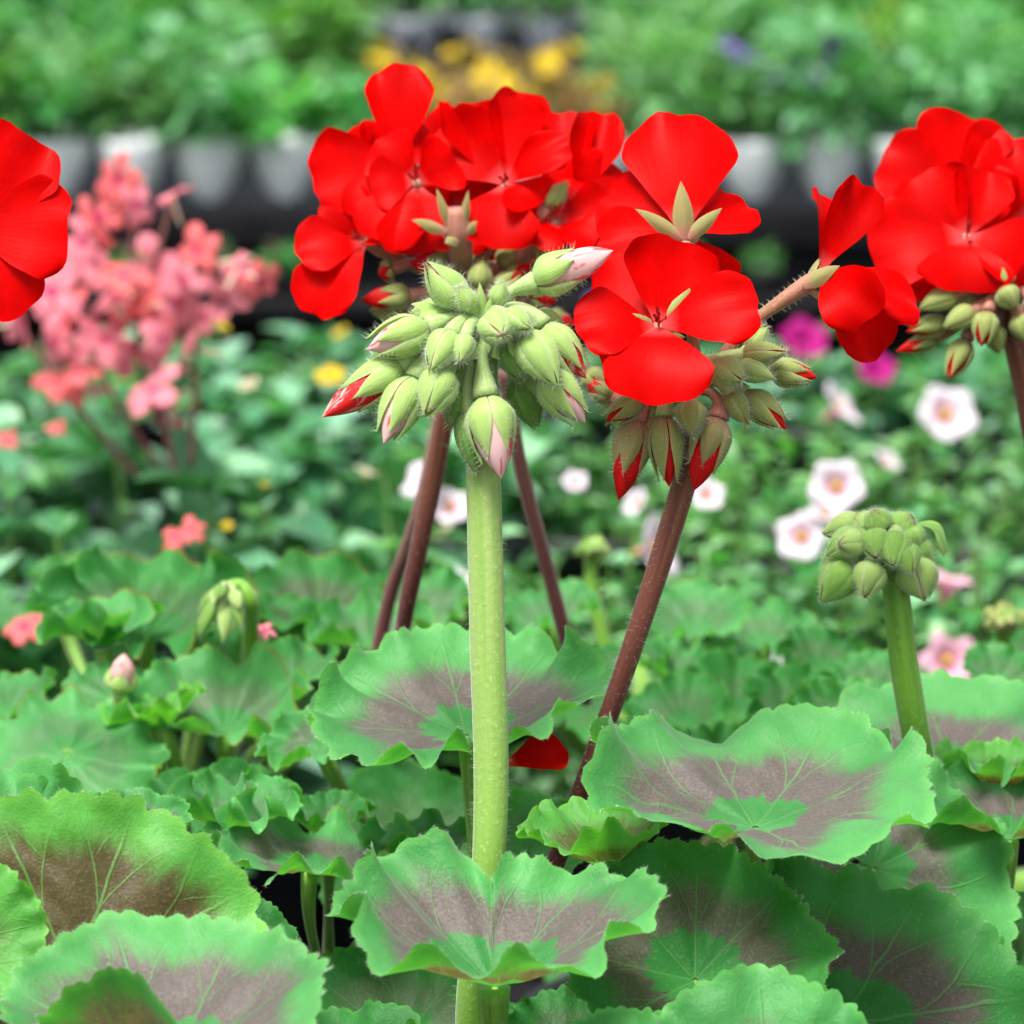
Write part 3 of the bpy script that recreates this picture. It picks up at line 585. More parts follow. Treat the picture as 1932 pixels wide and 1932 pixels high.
o = petal(Cg, Wp(1700, 1000, .75), Wp(1784, 1045, .75, .002), S(46, .75), vd(.2, .9, .4), .35, .2, mat='sep_green', name='bract')
dC = .80
flower(Cg, (1800, 345, -6), [(1840, 206, -12, 190, (0, 0, 1), .03, .12), (1672, 286, -10, 150, (-.2, .2, 1), .04, .12), (1930, 262, -12, 160, (.2, .1, 1), .03, .1), (1720, 420, -4, 140, (-.1, .3, 1), .05, .1), (1880, 430, -4, 140, (.1, .3, 1), .05, .1)], (0, .2, 1), d=dC, J=Wp(1905, 600, dC), stam=False)
flower(Cg, (1818, 447, 5), [(1862, 320, 0, 120, (.1, .1, 1), .03, .2), (1735, 330, 0, 150, (-.2, .1, 1), .05, .2), (1700, 545, 3, 130, (-.1, .4, .9), .07, .1), (1636, 478, 4, 185, (-.3, .3, .9), .10, .06), (1925, 500, 6, 150, (.2, .4, .9), .08, .15), (1808, 558, 10, 180, (0, .55, .85), .10, .06)],
       (-.1, .3, 1), d=dC, J=Wp(1905, 600, dC))
flower(Cg, (1935, 420, -6), [(1925, 245, -10, 150, (0, 0, 1)), (2040, 330, -8, 170, (.2, .1, 1)), (1850, 330, -6, 120, (-.3, .1, 1)), (1905, 545, -2, 160, (0, .3, 1)), (2030, 500, -4, 160, (.2, .3, 1))], (.1, .2, 1), d=dC, J=Wp(1905, 600, dC))
stalk(Cg, [Wp(1995, 1400, .84), Wp(1975, 1000, .82), Wp(1945, 780, .805), Wp(1912, 630, dC), Wp(1905, 590, dC)], [.0026, .0026, .0026, .0025, .0022], 'st_brown')
for i, (b, t, wd, dz, op) in enumerate([((1800, 555), (1727, 585), 42, 6, 0), ((1790, 608), (1705, 628), 42, 3, .2), ((1832, 588), (1772, 622), 44, 7, 0), ((1856, 588), (1840, 657), 48, 8, .15), ((1822, 636), (1784, 716), 46, 4, .15), ((1770, 636), (1688, 664), 34, 1, .8),
        ((1880, 548), (1905, 590), 46, 9, 0), ((1912, 596), (1930, 650), 46, 7, 0), ((1870, 615), (1880, 668), 42, 3, 0), ((1840, 560), (1800, 600), 40, 2, 0), ((1935, 560), (1965, 620), 44, 4, 0), ((1890, 540), (1880, 510), 34, 8, 0)]):
    bud(Cg, Wp(1905, 580, dC), Wp(*b, dC, dz/1000), Wp(*t, dC, dz/1000+.002), S(wd, dC), 'sep_olive', 'core_red', op, 'ped_rose', seed=i+120, pr=.0010, hair=0)
leaf(Cg, 1790, 1440, .785, 275, (22, -.05), 95, a0=.2, a1=.1, ruffle=.22, zone=(.2, .64, 1), mat='leaf', seed=901)
leaf(Cg, 1650, 1640, .735, 300, (.35, .48, .80), -12, a0=.05, a1=.1, ruffle=.2, zone=(.25, .6, .9), mat='leaf', foot=(1640, 2000, .77), fuzz=True, seed=933)
leaf(Cg, 1905, 1585, .75, 220, 15, 80, a0=.4, a1=.2, ruffle=.3, zone=(.3, .7, 1), mat='leaf', seed=950)
leaf(Cg, 1880, 1500, .765, 150, 4, 100, a0=.5, a1=.3, ruffle=.3, zone=(.3, .7, 1), mat='leaf_y')
leaf(Cg, 1915, 1850, .74, 210, (-.2, .8, .5), 130, zone=(.3, .7, .4), mat='leaf_d')
leaf(Cg, 1640, 1600, .77, 170, 35, 60, zone=(.3, .7, .8), mat='leaf_d')
leaf(Cg, 1760, 1960, .72, 260, (.2, .6, .7), 30, zone=(.3, .7, .6), mat='leaf_d')

# ------------------------------------------------------------------ geranium in the lower left corner
D = geranium(90, .72, 'geranium in the lower left corner with large brown-zoned leaves and a cut-off red flower above')
main_stem(D, hub(D, .17))
leaf(D, 140, 1840, .675, 375, (.12, .26, .95), 72, a0=.0, a1=.12, ruffle=.10, zone=(.06, .82, .95), mat='leaf_y', foot=(120, 2200, .70), seed=1001, fuzz=True)
leaf(D, 320, 2000, .625, 375, (22, -.14), 20, a0=.30, a1=.12, ruffle=.15, zone=(.3, .86, 1), mat='leaf', foot=(300, 2500, .66), seed=1040, sectors=[(-2.2, .75, .95, .45)], fuzz=True)
leaf(D, 10, 1640, .70, 215, 40, 90, a0=.2, a1=.2, zone=(.3, .68, 1), mat='leaf', seed=1100)
leaf(D, 20, 1640, .70, 250, (.1, .6, .8), 90, a0=.05, a1=.2, zone=(.3, .68, 1), mat='leaf', seed=1100)
leaf(D, -90, 1780, .66, 190, (.3, .4, .9), 60, zone=(.3, .6, .4), mat='leaf_y')
leaf(D, 455, 1790, .70, 120, (50, .3), 40, zone=(.3, .7, .3), mat='leaf_d')
leaf(D, 270, 1580, .74, 110, 25, 70, zone=(.3, .7, .8), a0=.4, mat='leaf')
flower(D, (-60, 430, 0), [(62, 250, -3, 190, (.1, .1, 1), .05, .1), (70, 300, -5, 170, (.1, .1, 1), .05, .1), (138, 432, 0, 200, (.1, .2, 1), .06, .08), (46, 596, 2, 150, (.1, .3, 1), .06, .08), (-120, 250, -4, 180), (-180, 500, 0, 180)], (.1, .2, 1), d=.715, J=Wp(-90, 620, .715))
flower(D, (-110, 470, -6), [(-40, 300, -8, 170, (0, .1, 1)), (20, 560, -6, 160, (.1, .2, 1)), (-250, 480, -8, 170), (-120, 640, -4, 160)], (-.1, .2, 1), d=.715, J=Wp(-90, 620, .715), stam=False)
stalk(D, [Wp(-20, 1700, .72), Wp(-60, 1200, .716), Wp(-90, 800, .715), Wp(-90, 610, .715)], .0026, 'st_brown')

# ------------------------------------------------------------------ geranium behind the centre, carrying the big red head
E = geranium(740, .90, 'geranium behind the bud cluster with a large red flower head on dull red stalks')
main_stem(E, hub(E, .16))
dE = .80
stalk(E, [Wp(735, 1420, .85), Wp(760, 1190, .825), Wp(790, 1040, .815), Wp(822, 880, .808), Wp(850, 720, .80), Wp(872, 560, .795)], [.0018, .0018, .0020, .0022, .0023, .0022], 'st_brown', hair=300)
stalk(E, [Wp(700, 1300, .93), Wp(735, 1130, .92), Wp(770, 1030, .91), Wp(800, 930, .90), Wp(850, 700, .89)], .0018, 'st_brown2')
stalk(E, [Wp(1105, 1320, .90), Wp(1078, 1240, .88), Wp(1035, 1080, .87), Wp(985, 890, .86), Wp(950, 700, .85)], [.0018, .0018, .0017, .0017, .0016], 'st_brown2')
JE = Wp(880, 545, dE)
FE = [((752, 305, 2), [(754, 118, -2, 130, (0, 0, 1), .06, .15), (584, 335, 0, 165, (-.2, .1, 1), .08, .1), (690, 430, 6, 130, (-.2, .3, 1), .1, .1), (800, 420, 6, 130, (.1, .3, 1)), (830, 270, -4, 110)], (-.1, .2, 1)),
      ((683, 452, 4), [(560, 478, 6, 120, (-.4, .3, .9), .08, .1), (592, 600, 8, 140, (-.3, .3, .9), .1, .1), (735, 452, 10, 86, (.1, .5, .9), .1, .2), (640, 360, 2, 110, (-.3, .2, .9)), (720, 350, 0, 110)], (-.5, .3, .8)),
      ((785, 345, 8), [(720, 470, 12, 150, (-.2, .4, .9), .1, .1), (800, 490, 12, 170, (.1, .4, .9), .08, .1), (860, 300, 6, 120, (.2, .1, 1)), (715, 270, 4, 120, (-.2, .1, 1)), (700, 360, 8, 110, (-.3, .2, 1))], (-.1, .4, .9)),
      ((952, 350, 8), [(925, 188, 2, 200, (0, -.1, 1), -.05, .2), (985, 168, 0, 120, (.2, 0, 1), -.03, .2), (1075, 282, 12, 90, (.3, .5, .8), .12, .2), (930, 480, 14, 165, (0, .5, .9), .1, .1), (830, 235, 2, 150, (-.2, .1, 1), 0, .15), (1010, 400, 12, 120, (.2, .5, .8))], (0, .3, 1)),
      ((1085, 385, 2), [(1140, 205, -4, 105, (.1, 0, 1), .05, .25), (1050, 205, -6, 130, (-.1, 0, 1), .04, .2), (1155, 300, -2, 110, (.3, .1, 1)), (1020, 330, 0, 110), (1090, 470, 6, 120, (0, .5, .9))], (.1, .1, 1)),
      ((1050, 415, 8), [(1120, 470, 12, 110, (.2, .6, .8), .12, .2), (1000, 470, 12, 120, (-.1, .5, .9)), (1160, 400, 6, 120, (.3, .3, .9)), (1090, 340, 2, 100), (985, 380, 6, 100)], (.1, .5, .9)),
      ((1190, 410, -2), [(1150, 330, -4, 120, (0, .1, 1)), (1250, 380, -6, 130, (.2, .1, 1)), (1215, 500, 2, 130, (0, .3, 1)), (1110, 440, 0, 120, (-.2, .2, 1))], (.1, .2, 1)),
      ((868, 400, 0), [(800, 300, -6, 140, (0, 0, 1)), (900, 280, -6, 150, (0, 0, 1)), (940, 420, -2, 130), (850, 480, 4, 140, (0, .3, 1)), (780, 420, 0, 130)], (0, .2, 1))]
FE += [((690, 305, -8), [(640, 250, -10, 120, (-.2, .1, 1)), (740, 240, -10, 120, (.1, .1, 1)), (620, 350, -8, 120, (-.2, .2, 1)), (690, 400, -6, 130, (0, .3, 1)), (770, 350, -8, 120, (.2, .2, 1))], (-.1, .2, 1)),
       ((850, 255, -8), [(800, 215, -12, 110, (-.1, 0, 1)), (880, 205, -12, 120, (.1, 0, 1)), (790, 300, -8, 120, (-.2, .2, 1)), (860, 350, -6, 130, (0, .3, 1)), (925, 290, -8, 120, (.2, .2, 1))], (0, .1, 1)),
       ((985, 440, -6), [(920, 400, -8, 120, (-.2, .1, 1)), (1040, 380, -8, 120, (.2, .1, 1)), (940, 500, -4, 120, (-.1, .3, 1)), (1040, 490, -4, 120, (.1, .3, 1))], (0, .3, 1))]
for c, pt, fc in FE: flower(E, c, pt, fc, J=JE, d=dE, ped='ped_rose')
# sepals and bare calyces seen between the petals of the big head
cal = flower(E, (862, 392, 14), [], (0, .5, .5), J=JE+UP*.004, d=dE, calyx=(866, 462, 12), stam=False, pr=.0022, ped='ped_rose', sepmat='sep_rose',
       seps=[(826, 366, 15, 18, (0, 0, 1), (850, 440, 14)), (885, 370, 15, 18, (0, 0, 1), (875, 440, 14)), (780, 426, 16, 26, (0, .4, .9), (845, 446, 14)), (902, 428, 16, 22, (0, .4, .9), (880, 450, 14)), (842, 470, 17, 26, (0, .3, .9), (866, 458, 14))])
for i, (b, t, wd, dz, op, sm) in enumerate([((780, 560), (683, 568), 52, 4, .8, 'sep_olive'), ((850, 500), (775, 498), 58, 5, .9, 'sep_olive'), ((740, 510), (715, 520), 40, 2, .8, 'sep_olive'), ((903, 552), (910, 494), 44, 10, 0, 'sep_olive'), ((935, 558), (982, 516), 42, 10, .1, 'sep_olive'),
        ((965, 530), (1000, 500), 40, 2, .8, 'sep_olive'), ((1000, 560), (1050, 572), 40, 4, .8, 'sep_olive'), ((1030, 600), (1085, 615), 44, 4, .7, 'sep_olive'), ((940, 500), (975, 470), 40, 0, 0, 'sep_olive'), ((1000, 480), (1040, 450), 36, 0, 0, 'sep_olive'), ((1030, 400), (1070, 350), 40, 8, 0, 'sep_olive'),
        ((1100, 700), (1150, 742), 46, 0, .7, 'sep_olive'), ((1110, 720), (1165, 770), 40, -2, .7, 'sep_olive'), ((990, 520), (1035, 490), 34, -4, 0, 'sep_olive'), ((760, 590), (700, 585), 40, 0, 0, 'sep_olive')]):
    bud(E, JE, Wp(*b, dE, dz/1000), Wp(*t, dE, dz/1000+.001), S(wd, dE), sm, 'core_red', op, 'ped_rose', seed=i+150, pr=.0010, hair=20)
hE = (760, 1650, .88)
leaf(E, 440, 1575, .755, 165, 12, 80, a0=.45, a1=.2, ruffle=.34, zone=(.3, .7, .3), mat='leaf', seed=1207, foot=(560, 1800, .80))
leaf(E, 585, 1640, .745, 235, (9, .1), 60, a0=.1, a1=.25, ruffle=.3, zone=(.3, .7, .9), mat='leaf', seed=1300, foot=(620, 1900, .78), rim=.6, sectors=[(-1.2, .4, .5, 2), (1.6, .3, .6, 1)], fuzz=True)
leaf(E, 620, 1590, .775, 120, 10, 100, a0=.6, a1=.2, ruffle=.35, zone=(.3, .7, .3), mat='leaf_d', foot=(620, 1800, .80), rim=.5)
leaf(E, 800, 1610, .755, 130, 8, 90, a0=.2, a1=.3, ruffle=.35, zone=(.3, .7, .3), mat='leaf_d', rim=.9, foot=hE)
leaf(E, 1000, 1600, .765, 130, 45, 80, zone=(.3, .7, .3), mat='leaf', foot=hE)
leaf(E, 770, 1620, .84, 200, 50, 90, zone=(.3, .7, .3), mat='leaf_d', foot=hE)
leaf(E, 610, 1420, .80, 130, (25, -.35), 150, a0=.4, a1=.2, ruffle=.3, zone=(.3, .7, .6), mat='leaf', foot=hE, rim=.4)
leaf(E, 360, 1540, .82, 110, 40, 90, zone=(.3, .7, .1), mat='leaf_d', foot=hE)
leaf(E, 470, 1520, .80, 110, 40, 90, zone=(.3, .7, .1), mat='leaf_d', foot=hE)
# loose petals lying among the leaves
def loose(px, py, d, w_, l_, label):
    t = thing('fallen_petal', Wp(px, py, d), label, 'petal')
    petal(t, Wp(px-w_/2, py+l_*.1, d), Wp(px+w_/2, py-l_*.1, d, -.003), S(l_, d), vd(.1, .62, .75), .1, .15, seed=int(px))
loose(1012, 1434, .722, 120, 90, 'bright red fallen petal lying between the centre stalk and the reddish stalk')
loose(1146, 1296, .79, 40, 30, 'tiny red petal scrap beside the reddish stalk at the leaf edge')

# ------------------------------------------------------------------ geranium on the mid left
Fg = geranium(330, .97, 'smaller geranium on the mid left with a nodding green bud head among frilled leaves')
main_stem(Fg, hub(Fg, .15)); fF = (330, 1640, .94)
KF = dict(rim=.8, foot=fF)
for (x, y, d, R, n, ph, a0, ru, zs, mt) in [(275, 1205, .90, 235, 25, 105, .35, .28, .35, 'leaf_d'), (195, 1225, .885, 150, (6, -.1), 140, .5, .34, .2, 'leaf'), (425, 1385, .865, 205, 24, 90, .38, .3, .5, 'leaf'), (310, 1375, .855, 120, (4, -.3), 170, .45, .3, .1, 'leaf_y'),
        (125, 1425, .84, 195, 46, 60, -.12, .15, .25, 'leaf'), (215, 1320, .87, 110, (40, .2), 40, 0, .2, .2, 'leaf'), (600, 1170, .98, 165, 28, 90, .35, .28, .6, 'leaf_d'), (700, 1225, .95, 140, 22, 80, .4, .32, .3, 'leaf'), (555, 1290, .90, 110, 20, 120, .4, .32, .2, 'leaf'),
        (10, 1350, .90, 120, (25, -.2), 130, .3, .3, .2, 'leaf'), (510, 1210, .97, 110, 35, 100, .3, .25, .1, 'leaf_d'), (790, 1170, 1.02, 130, 28, 80, .35, .3, .4, 'leaf'), (110, 1110, .99, 70, 30, 120, .5, .3, .2, 'leaf'), (400, 1200, .93, 120, 40, 80, .3, .3, .1, 'leaf_d'), (370, 1150, .94, 100, 50, 70, .3, .3, .1, 'leaf')]:
    leaf(Fg, x, y, d, R, n, ph, a0=a0, a1=.22 if a0 > 0 else -.1, ruffle=ru*1.35, pleat=.13, zone=(.3, .7, zs), mat=mt, foot=fF, rim=1.0)
dF = .87
stalk(Fg, [Wp(470, 1400, .90), Wp(474, 1200, .88), Wp(474, 1140, dF), Wp(455, 1105, dF), Wp(425, 1108, dF)], [.0018, .0018, .0018, .0016, .0014], 'st_mid')
for i in range(16):
    a = i*2.4; rr = 18+16*(i % 3); px = 415+rr*cos(a)*1.1; py = 1135+rr*sin(a)*.8
    bud(Fg, Wp(425, 1108, dF), Wp(425+(px-425)*.5, 1108+(py-1108)*.4+4, dF, .004*sin(a*1.7)), Wp(px-6, py+34, dF, .008*sin(a*1.7)), S(24, dF), 'sep_pale' if i % 2 else 'sep_green', 'core_pink', 0, 'ped_pale', seed=200+i, pr=.0006, hair=15)

# ------------------------------------------------------------------ geranium on the mid right
G = geranium(1380, 1.02, 'leafy geranium on the mid right behind the slanting stalk with only small green buds')
main_stem(G, hub(G, .14)); fG = (1380, 1560, .99)
for i, (x, y, d, R, n, ph, mt) in enumerate([(1390, 1350, .95, 140, 45, 90, 'leaf_d'), (1310, 1195, 1.0, 125, 28, 90, 'leaf'), (1500, 1365, .90, 130, (40, .2), 80, 'leaf_d'), (1290, 1370, .93, 120, (35, -.2), 110, 'leaf_d'),
        (1600, 1390, .87, 140, 40, 85, 'leaf'), (1180, 1290, .97, 110, (25, -.2), 120, 'leaf_d'), (1440, 1220, 1.02, 120, 25, 80, 'leaf'), (1210, 1450, .92, 110, 40, 90, 'leaf_d'), (1040, 1180, 1.0, 110, (25, -.2), 100, 'leaf'),
        (1070, 1350, .95, 120, 40, 80, 'leaf_d'), (1880, 1290, .93, 90, (40, .2), 60, 'leaf'), (1550, 1260, 1.0, 100, 35, 70, 'leaf_d'), (1650, 1310, .97, 100, 40, 90, 'leaf'), (1480, 1460, .88, 130, 40, 90, 'leaf_d'), (1350, 1470, .86, 120, 40, 90, 'leaf_d'), (1270, 1280, .97, 110, (25, .3), 40, 'leaf')]):
    leaf(G, x, y, d, R, n, ph, a0=.34, a1=.2, ruffle=.34, pleat=.13, zone=(.3, .7, .3), mat=mt, foot=fG, rim=.3, res=.8)
stalk(G, [Wp(1150, 1260, 1.06), Wp(1135, 1190, 1.06), Wp(1118, 1120, 1.06), Wp(1116, 1050, 1.06)], .0020, 'st_mid')
stalk(G, [Wp(1215, 1450, .93), Wp(1212, 1330, .95), Wp(1210, 1250, .97)], .0025, 'petiole')
def small_head(plant, px, py, d, n, w_, mats, core='core_pink'):
    for i in range(n):
        a = i*2.399; r = w_*math.sqrt((i+.5)/n); x = px+r*cos(a); y = py+r*sin(a)*.75
        bud(plant, Wp(px, py+w_*.3, d), Wp(px+(x-px)*.5, py+(y-py)*.5, d, .004), Wp(x+(x-px)*.25, y+8, d, .009*(1-r/w_)+.002), S(w_*.6, d), mats[i % len(mats)], core, 0, 'ped_pale', seed=300+i, pr=.0007, hair=0, ns=4)
small_head(G, 1118, 1030, 1.06, 12, 34, ['sep_green', 'sep_green', 'sep_pale'])
small_head(G, 1550, 1340, .90, 8, 26, ['sep_green', 'sep_pale'])
H = geranium(1960, 1.05, 'geranium half cut off by the right edge with a small olive bud head')
main_stem(H, hub(H, .14))
small_head(H, 1892, 1165, .97, 16, 44, ['sep_olive', 'sep_olive', 'sep_green'])
stalk(H, [Wp(1910, 1420, 1.02), Wp(1898, 1290, .98), Wp(1893, 1190, .97)], .0020, 'st_mid')
leaf(H, 1930, 1330, .98, 110, (40, -.1), 100, zone=(.3, .7, .3), mat='leaf'); leaf(H, 1990, 1250, 1.0, 130, (40, -.1), 120, zone=(.3, .7, .3), mat='leaf_d')

# understory leaves in the shade of each plant
for p, n, d0, x0, x1 in [(A, 9, .76, 640, 1180), (B, 9, .78, 1150, 1600), (Cg, 8, .84, 1550, 2000), (D, 7, .76, -80, 480), (E, 10, .86, 420, 1050), (Fg, 8, .97, 20, 640), (G, 8, 1.04, 1040, 1700)]:
    for i in range(n):
        x = x0+(x1-x0)*(i+.5)/n+random.uniform(-30, 30); d = d0+random.uniform(-.02, .07)
        zt = WO[p.name][2]+random.uniform(.092, .122)
        py = 966-((zt-CAM[2]+sin(PITCH)*d)/cos(PITCH))/(d/FOC*PX)
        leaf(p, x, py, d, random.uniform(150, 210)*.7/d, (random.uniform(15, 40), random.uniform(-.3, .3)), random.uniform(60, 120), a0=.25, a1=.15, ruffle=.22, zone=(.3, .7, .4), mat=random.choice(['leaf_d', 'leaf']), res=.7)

# ------------------------------------------------------------------ soft foliage templates
def leaf_tmpl(asp=.45, fold=.18, droop=.25, tooth=0.0, nu=7, nv=5):
    u = np.linspace(0, 1, nu)[:, None]; v = np.linspace(-1, 1, nv)[None]
    wu = np.sin(np.clip(u*.97+.02, 0, 1)**.8*pi)**.8*asp/2
    if tooth: wu = wu*(1+tooth*np.where(np.arange(nu)[:, None] % 2 == 0, 1, -1)*(u > .1)*(u < .95))
    x = v*wu+0*u; y = u+0*v; z = fold*np.abs(v)*wu*2-droop*u**2+0*v
    return np.stack([x, y, z], -1).reshape(-1, 3), gridF(nu, nv)
def place(T, P, D, N, L):
    """copies of a template leaf at P, pointing along D, upper side to N, lengths L"""
    D = D/np.linalg.norm(D, axis=1)[:, None]; X = np.cross(D, N); X /= np.linalg.norm(X, axis=1)[:, None]+1e-9; Z = np.cross(X, D)
    V, F = T; n = len(P)
    W_ = P[:, None]+L[:, None, None]*(V[None, :, 0:1]*X[:, None]+V[None, :, 1:2]*D[:, None]+V[None, :, 2:3]*Z[:, None])
    return W_.reshape(-1, 3), (F[None]+(np.arange(n)*len(V))[:, None, None]).reshape(-1, F.shape[1])
def mound(n, rx, h, L, T, r, z0=0, spread=.9):
    th = r.uniform(0, 2*pi, n); q = r.uniform(0, 1, n)**.5; zz = r.uniform(.0, 1, n)
    P = np.stack([rx*q*np.cos(th), rx*q*np.sin(th), z0+h*zz*(1-.55*q**2)], 1)
    D = np.stack([np.cos(th)*spread, np.sin(th)*spread, r.uniform(-.2, .9, n)], 1)+r.normal(0, .35, (n, 3))
    N = np.tile([0, 0, 1.0], (n, 1))+r.normal(0, .25, (n, 3))
    V, F = place(T, P, D, N, L*r.uniform(.6, 1.2, n)); return V, F, np.repeat(r.random(n), len(T[0]))
rg = np.random.default_rng(3)
TL = leaf_tmpl(.5); TN = leaf_tmpl(.28, .1, .2, nu=6, nv=3); TT = leaf_tmpl(.62, .2, .3, .10, nu=11, nv=5); TS = leaf_tmpl(.55, .15, .2, nu=5, nv=3)
def lathe(pr, ns=20):
    pr = np.array(pr); th = np.linspace(0, 2*pi, ns, endpoint=False)
    return np.stack([pr[:, 0:1]*np.cos(th), pr[:, 0:1]*np.sin(th), np.repeat(pr[:, 1:2], ns, 1)], -1).reshape(-1, 3), gridF(len(pr), ns, True)

# flower meshes for the soft plants: fused trumpet and open lobes, facing +Z
def trumpet(lobes, depth, notch, nr=9, ntt=50):
    f = np.linspace(.05, 1, nr)[:, None]; th = np.linspace(0, 2*pi, ntt, endpoint=False)[None]
    rad = np.where(f < .25, .10+.12*f/.25, .22+.78*((f-.25)/.75))*(1-notch*(f**3)*(.5-.5*np.cos(lobes*th)))
    z = -depth*(1-f)**2.2-.10*f**3+.07*np.cos(lobes*th)*f**2+.03*np.sin(2*th+1)*f**2
    V = np.stack([rad*np.cos(th)+0*f, rad*np.sin(th)+0*f, z+0*th], -1).reshape(-1, 3)
    uv = np.stack([np.broadcast_to(th/(2*pi), rad.shape), np.broadcast_to(f, rad.shape)], -1).reshape(-1, 2)
    return V, gridF(nr, ntt, True), uv
def lobe_petal(L=1.0, wd=.75, lift=.1):
    u = np.linspace(0, 1, 8)[:, None]; v = np.linspace(-1, 1, 7)[None]
    wu = (.2+.8*np.sin(np.clip(u/.75, 0, 1)*pi/2))*wd/2*.95
    V = np.stack([u*L*(1-.45*(1-np.sqrt(1-.94*v**2))*u**2)+.08, v*wu, lift*np.sin(u*pi)-.12*u**2+.15*(v*wu)**2], -1).reshape(-1, 3)
    uv = np.stack([np.broadcast_to(v*.5+.5, (8, 7)), np.broadcast_to(u, (8, 7))], -1).reshape(-1, 2)
    return V, gridF(8, 7), uv
from mathutils import Matrix, Vector
def rot_to(n, roll=0.0):
    """euler that turns +Z to the world direction n"""
    q = Vector(n).to_track_quat('Z', 'Y'); return (q.to_matrix() @ Matrix.Rotation(roll, 3, 'Z')).to_euler()
CALM = {}
for k in ('whitepink', 'pink', 'magenta', 'yellow', 'purple', 'straw'):
    V, F, uv = trumpet(5, .9, .16 if k != 'pink' else .34); CALM[k] = mesh('corolla', V, F, MAT[k], uv=uv)
tv, tf = lathe([[.0, -.10], [.13, -.16], [.15, -.22], [.10, -.5]], 12); THR = mesh('throat', tv, tf, MAT['throat'])
tv, tf = lathe([[.14, -.34], [.13, -.6], [.09, -.95], [.05, -1.05]], 12); TUB = mesh('flower_tube', tv, tf, MAT['throat'])
def cal_flower(plant, px, py, d, w_, n, kind='whitepink', root=None):
    c = Wp(px, py, d); nn = vd(*n); s = S(w_, d)/2
    o = inst('flower', CALM[kind], plant, c, rot_to(nn, random.uniform(0, 6)), s)
    if kind in ('whitepink', 'pink'):
        for nm, me in (('throat', THR), ('flower_tube', TUB)):
            q = bpy.data.objects.new(nm, me); COL.objects.link(q); q.parent = o; WO[q.name] = c
    return o
SALM = [mesh('lobe', *lobe_petal()[:2], MAT['salmon'], uv=lobe_petal()[2]), mesh('lobe', *lobe_petal()[:2], MAT['salmon2'], uv=lobe_petal()[2])]
TUBE_S = mesh('flower_tube', *lathe([[.16, .02], [.12, -.2], [.08, -.8], [.06, -1.3]], 10), simple('pale_flower_tube', (.62, .50, .34), (.70, .58, .42), 200))
EYE = mesh('eye', *lathe([[.0, .06], [.10, .07], [.20, .03], [.20, -.02]], 12), simple('dark_pink_eye', (.35, .005, .07), (.45, .01, .1), 300))
def salmon_flower(plant, px, py, d, w_, n, var=0):
    c = Wp(px, py, d); s = S(w_, d)/2
    o = inst('flower', TUBE_S, plant, c, rot_to(vd(*n), random.uniform(0, 6)), s)
    for k in range(5):
        q = bpy.data.objects.new('petal', SALM[var]); COL.objects.link(q); q.parent = o; WO[q.name] = c
        q.rotation_euler = (random.uniform(-.2, .2), random.uniform(-.25, .35), k*2*pi/5+random.uniform(-.15, .15)); f_ = random.uniform(.8, 1.1); q.scale = (f_, f_, f_)
    q = bpy.data.objects.new('eye', EYE); COL.objects.link(q); q.parent = o; WO[q.name] = c
    return o
# leafy plants with their leaves set one by one along the stems
LT = {}
def leafmesh(key, T, mat):
    if key not in LT:
        V, F = T; LT[key] = mesh('leaf', V, F, MAT[mat], attrs={'rnd': .0})
    return LT[key]
def leafy(px, d, top, label, cat, w_, nst, nlf, L, key, T, mat, fill, grp, potr=.05):
    b = Wp(px, 966, d); b[2] = BZ; p = thing('bedding_plant', b, label, cat, grp)
    pv, pf = lathe([[potr*.7, 0], [potr*.95, .065], [potr*1.0, .066], [potr, .075], [potr*.9, .075], [potr*.88, .062], [.002, .062]]); mk('pot', pv+b+[0, 0, .0005], pf, MAT['pot'], p)
    zt = Wp(px, top, d)[2]; me = leafmesh(key, T, mat); R = S(w_, d)/2; H = max(zt-BZ-.06, .03)
    r = np.random.default_rng(int(px*7+d*100) % 100000); tips = []
    for i in range(nst):
        a = r.uniform(0, 2*pi); q = math.sqrt(r.uniform(.02, 1)); e = b+np.array([R*q*cos(a), R*q*sin(a)*.8, .06+H*(1-.35*q*q)*r.uniform(.75, 1.02)]); s0 = b+np.array([.015*cos(a), .015*sin(a), .06])
        C = bez([s0, (s0+e)/2+np.array([.25*R*cos(a), .25*R*sin(a), -.0]), e], 10)
        V, F, uv = tube(C, [.0018, .0014, .0009], 6, caps=False); mk('stem', V, F, MAT['stem'], p); tips.append((C, a))
    for i in range(nlf):
        C, a = tips[i % nst]; t = r.uniform(.35, 1.0)**.8; c = C[min(9, int(t*9.99))]; az = r.uniform(0, 2*pi)
        el = r.uniform(-.1, .55); dr = Vector((cos(az)*cos(el), sin(az)*cos(el), sin(el)))
        xx = dr.cross(Vector((r.normal(0, .25), r.normal(0, .25), 1))).normalized(); zz = xx.cross(dr)
        Mx = Matrix((xx, dr, zz)).transposed(); s = L*r.uniform(.55, 1.15)*(1.0 if t < .9 else .7)
        inst('leaf', me, p, c, Mx.to_euler(), s)
    if fill:
        V, F, rn = mound(fill, R*.95, H*.85, L*.9, T, r, z0=.055); mk('inner_foliage', V+b, F, MAT[mat], p, kind='stuff', attrs={'rnd': rn})
    return p

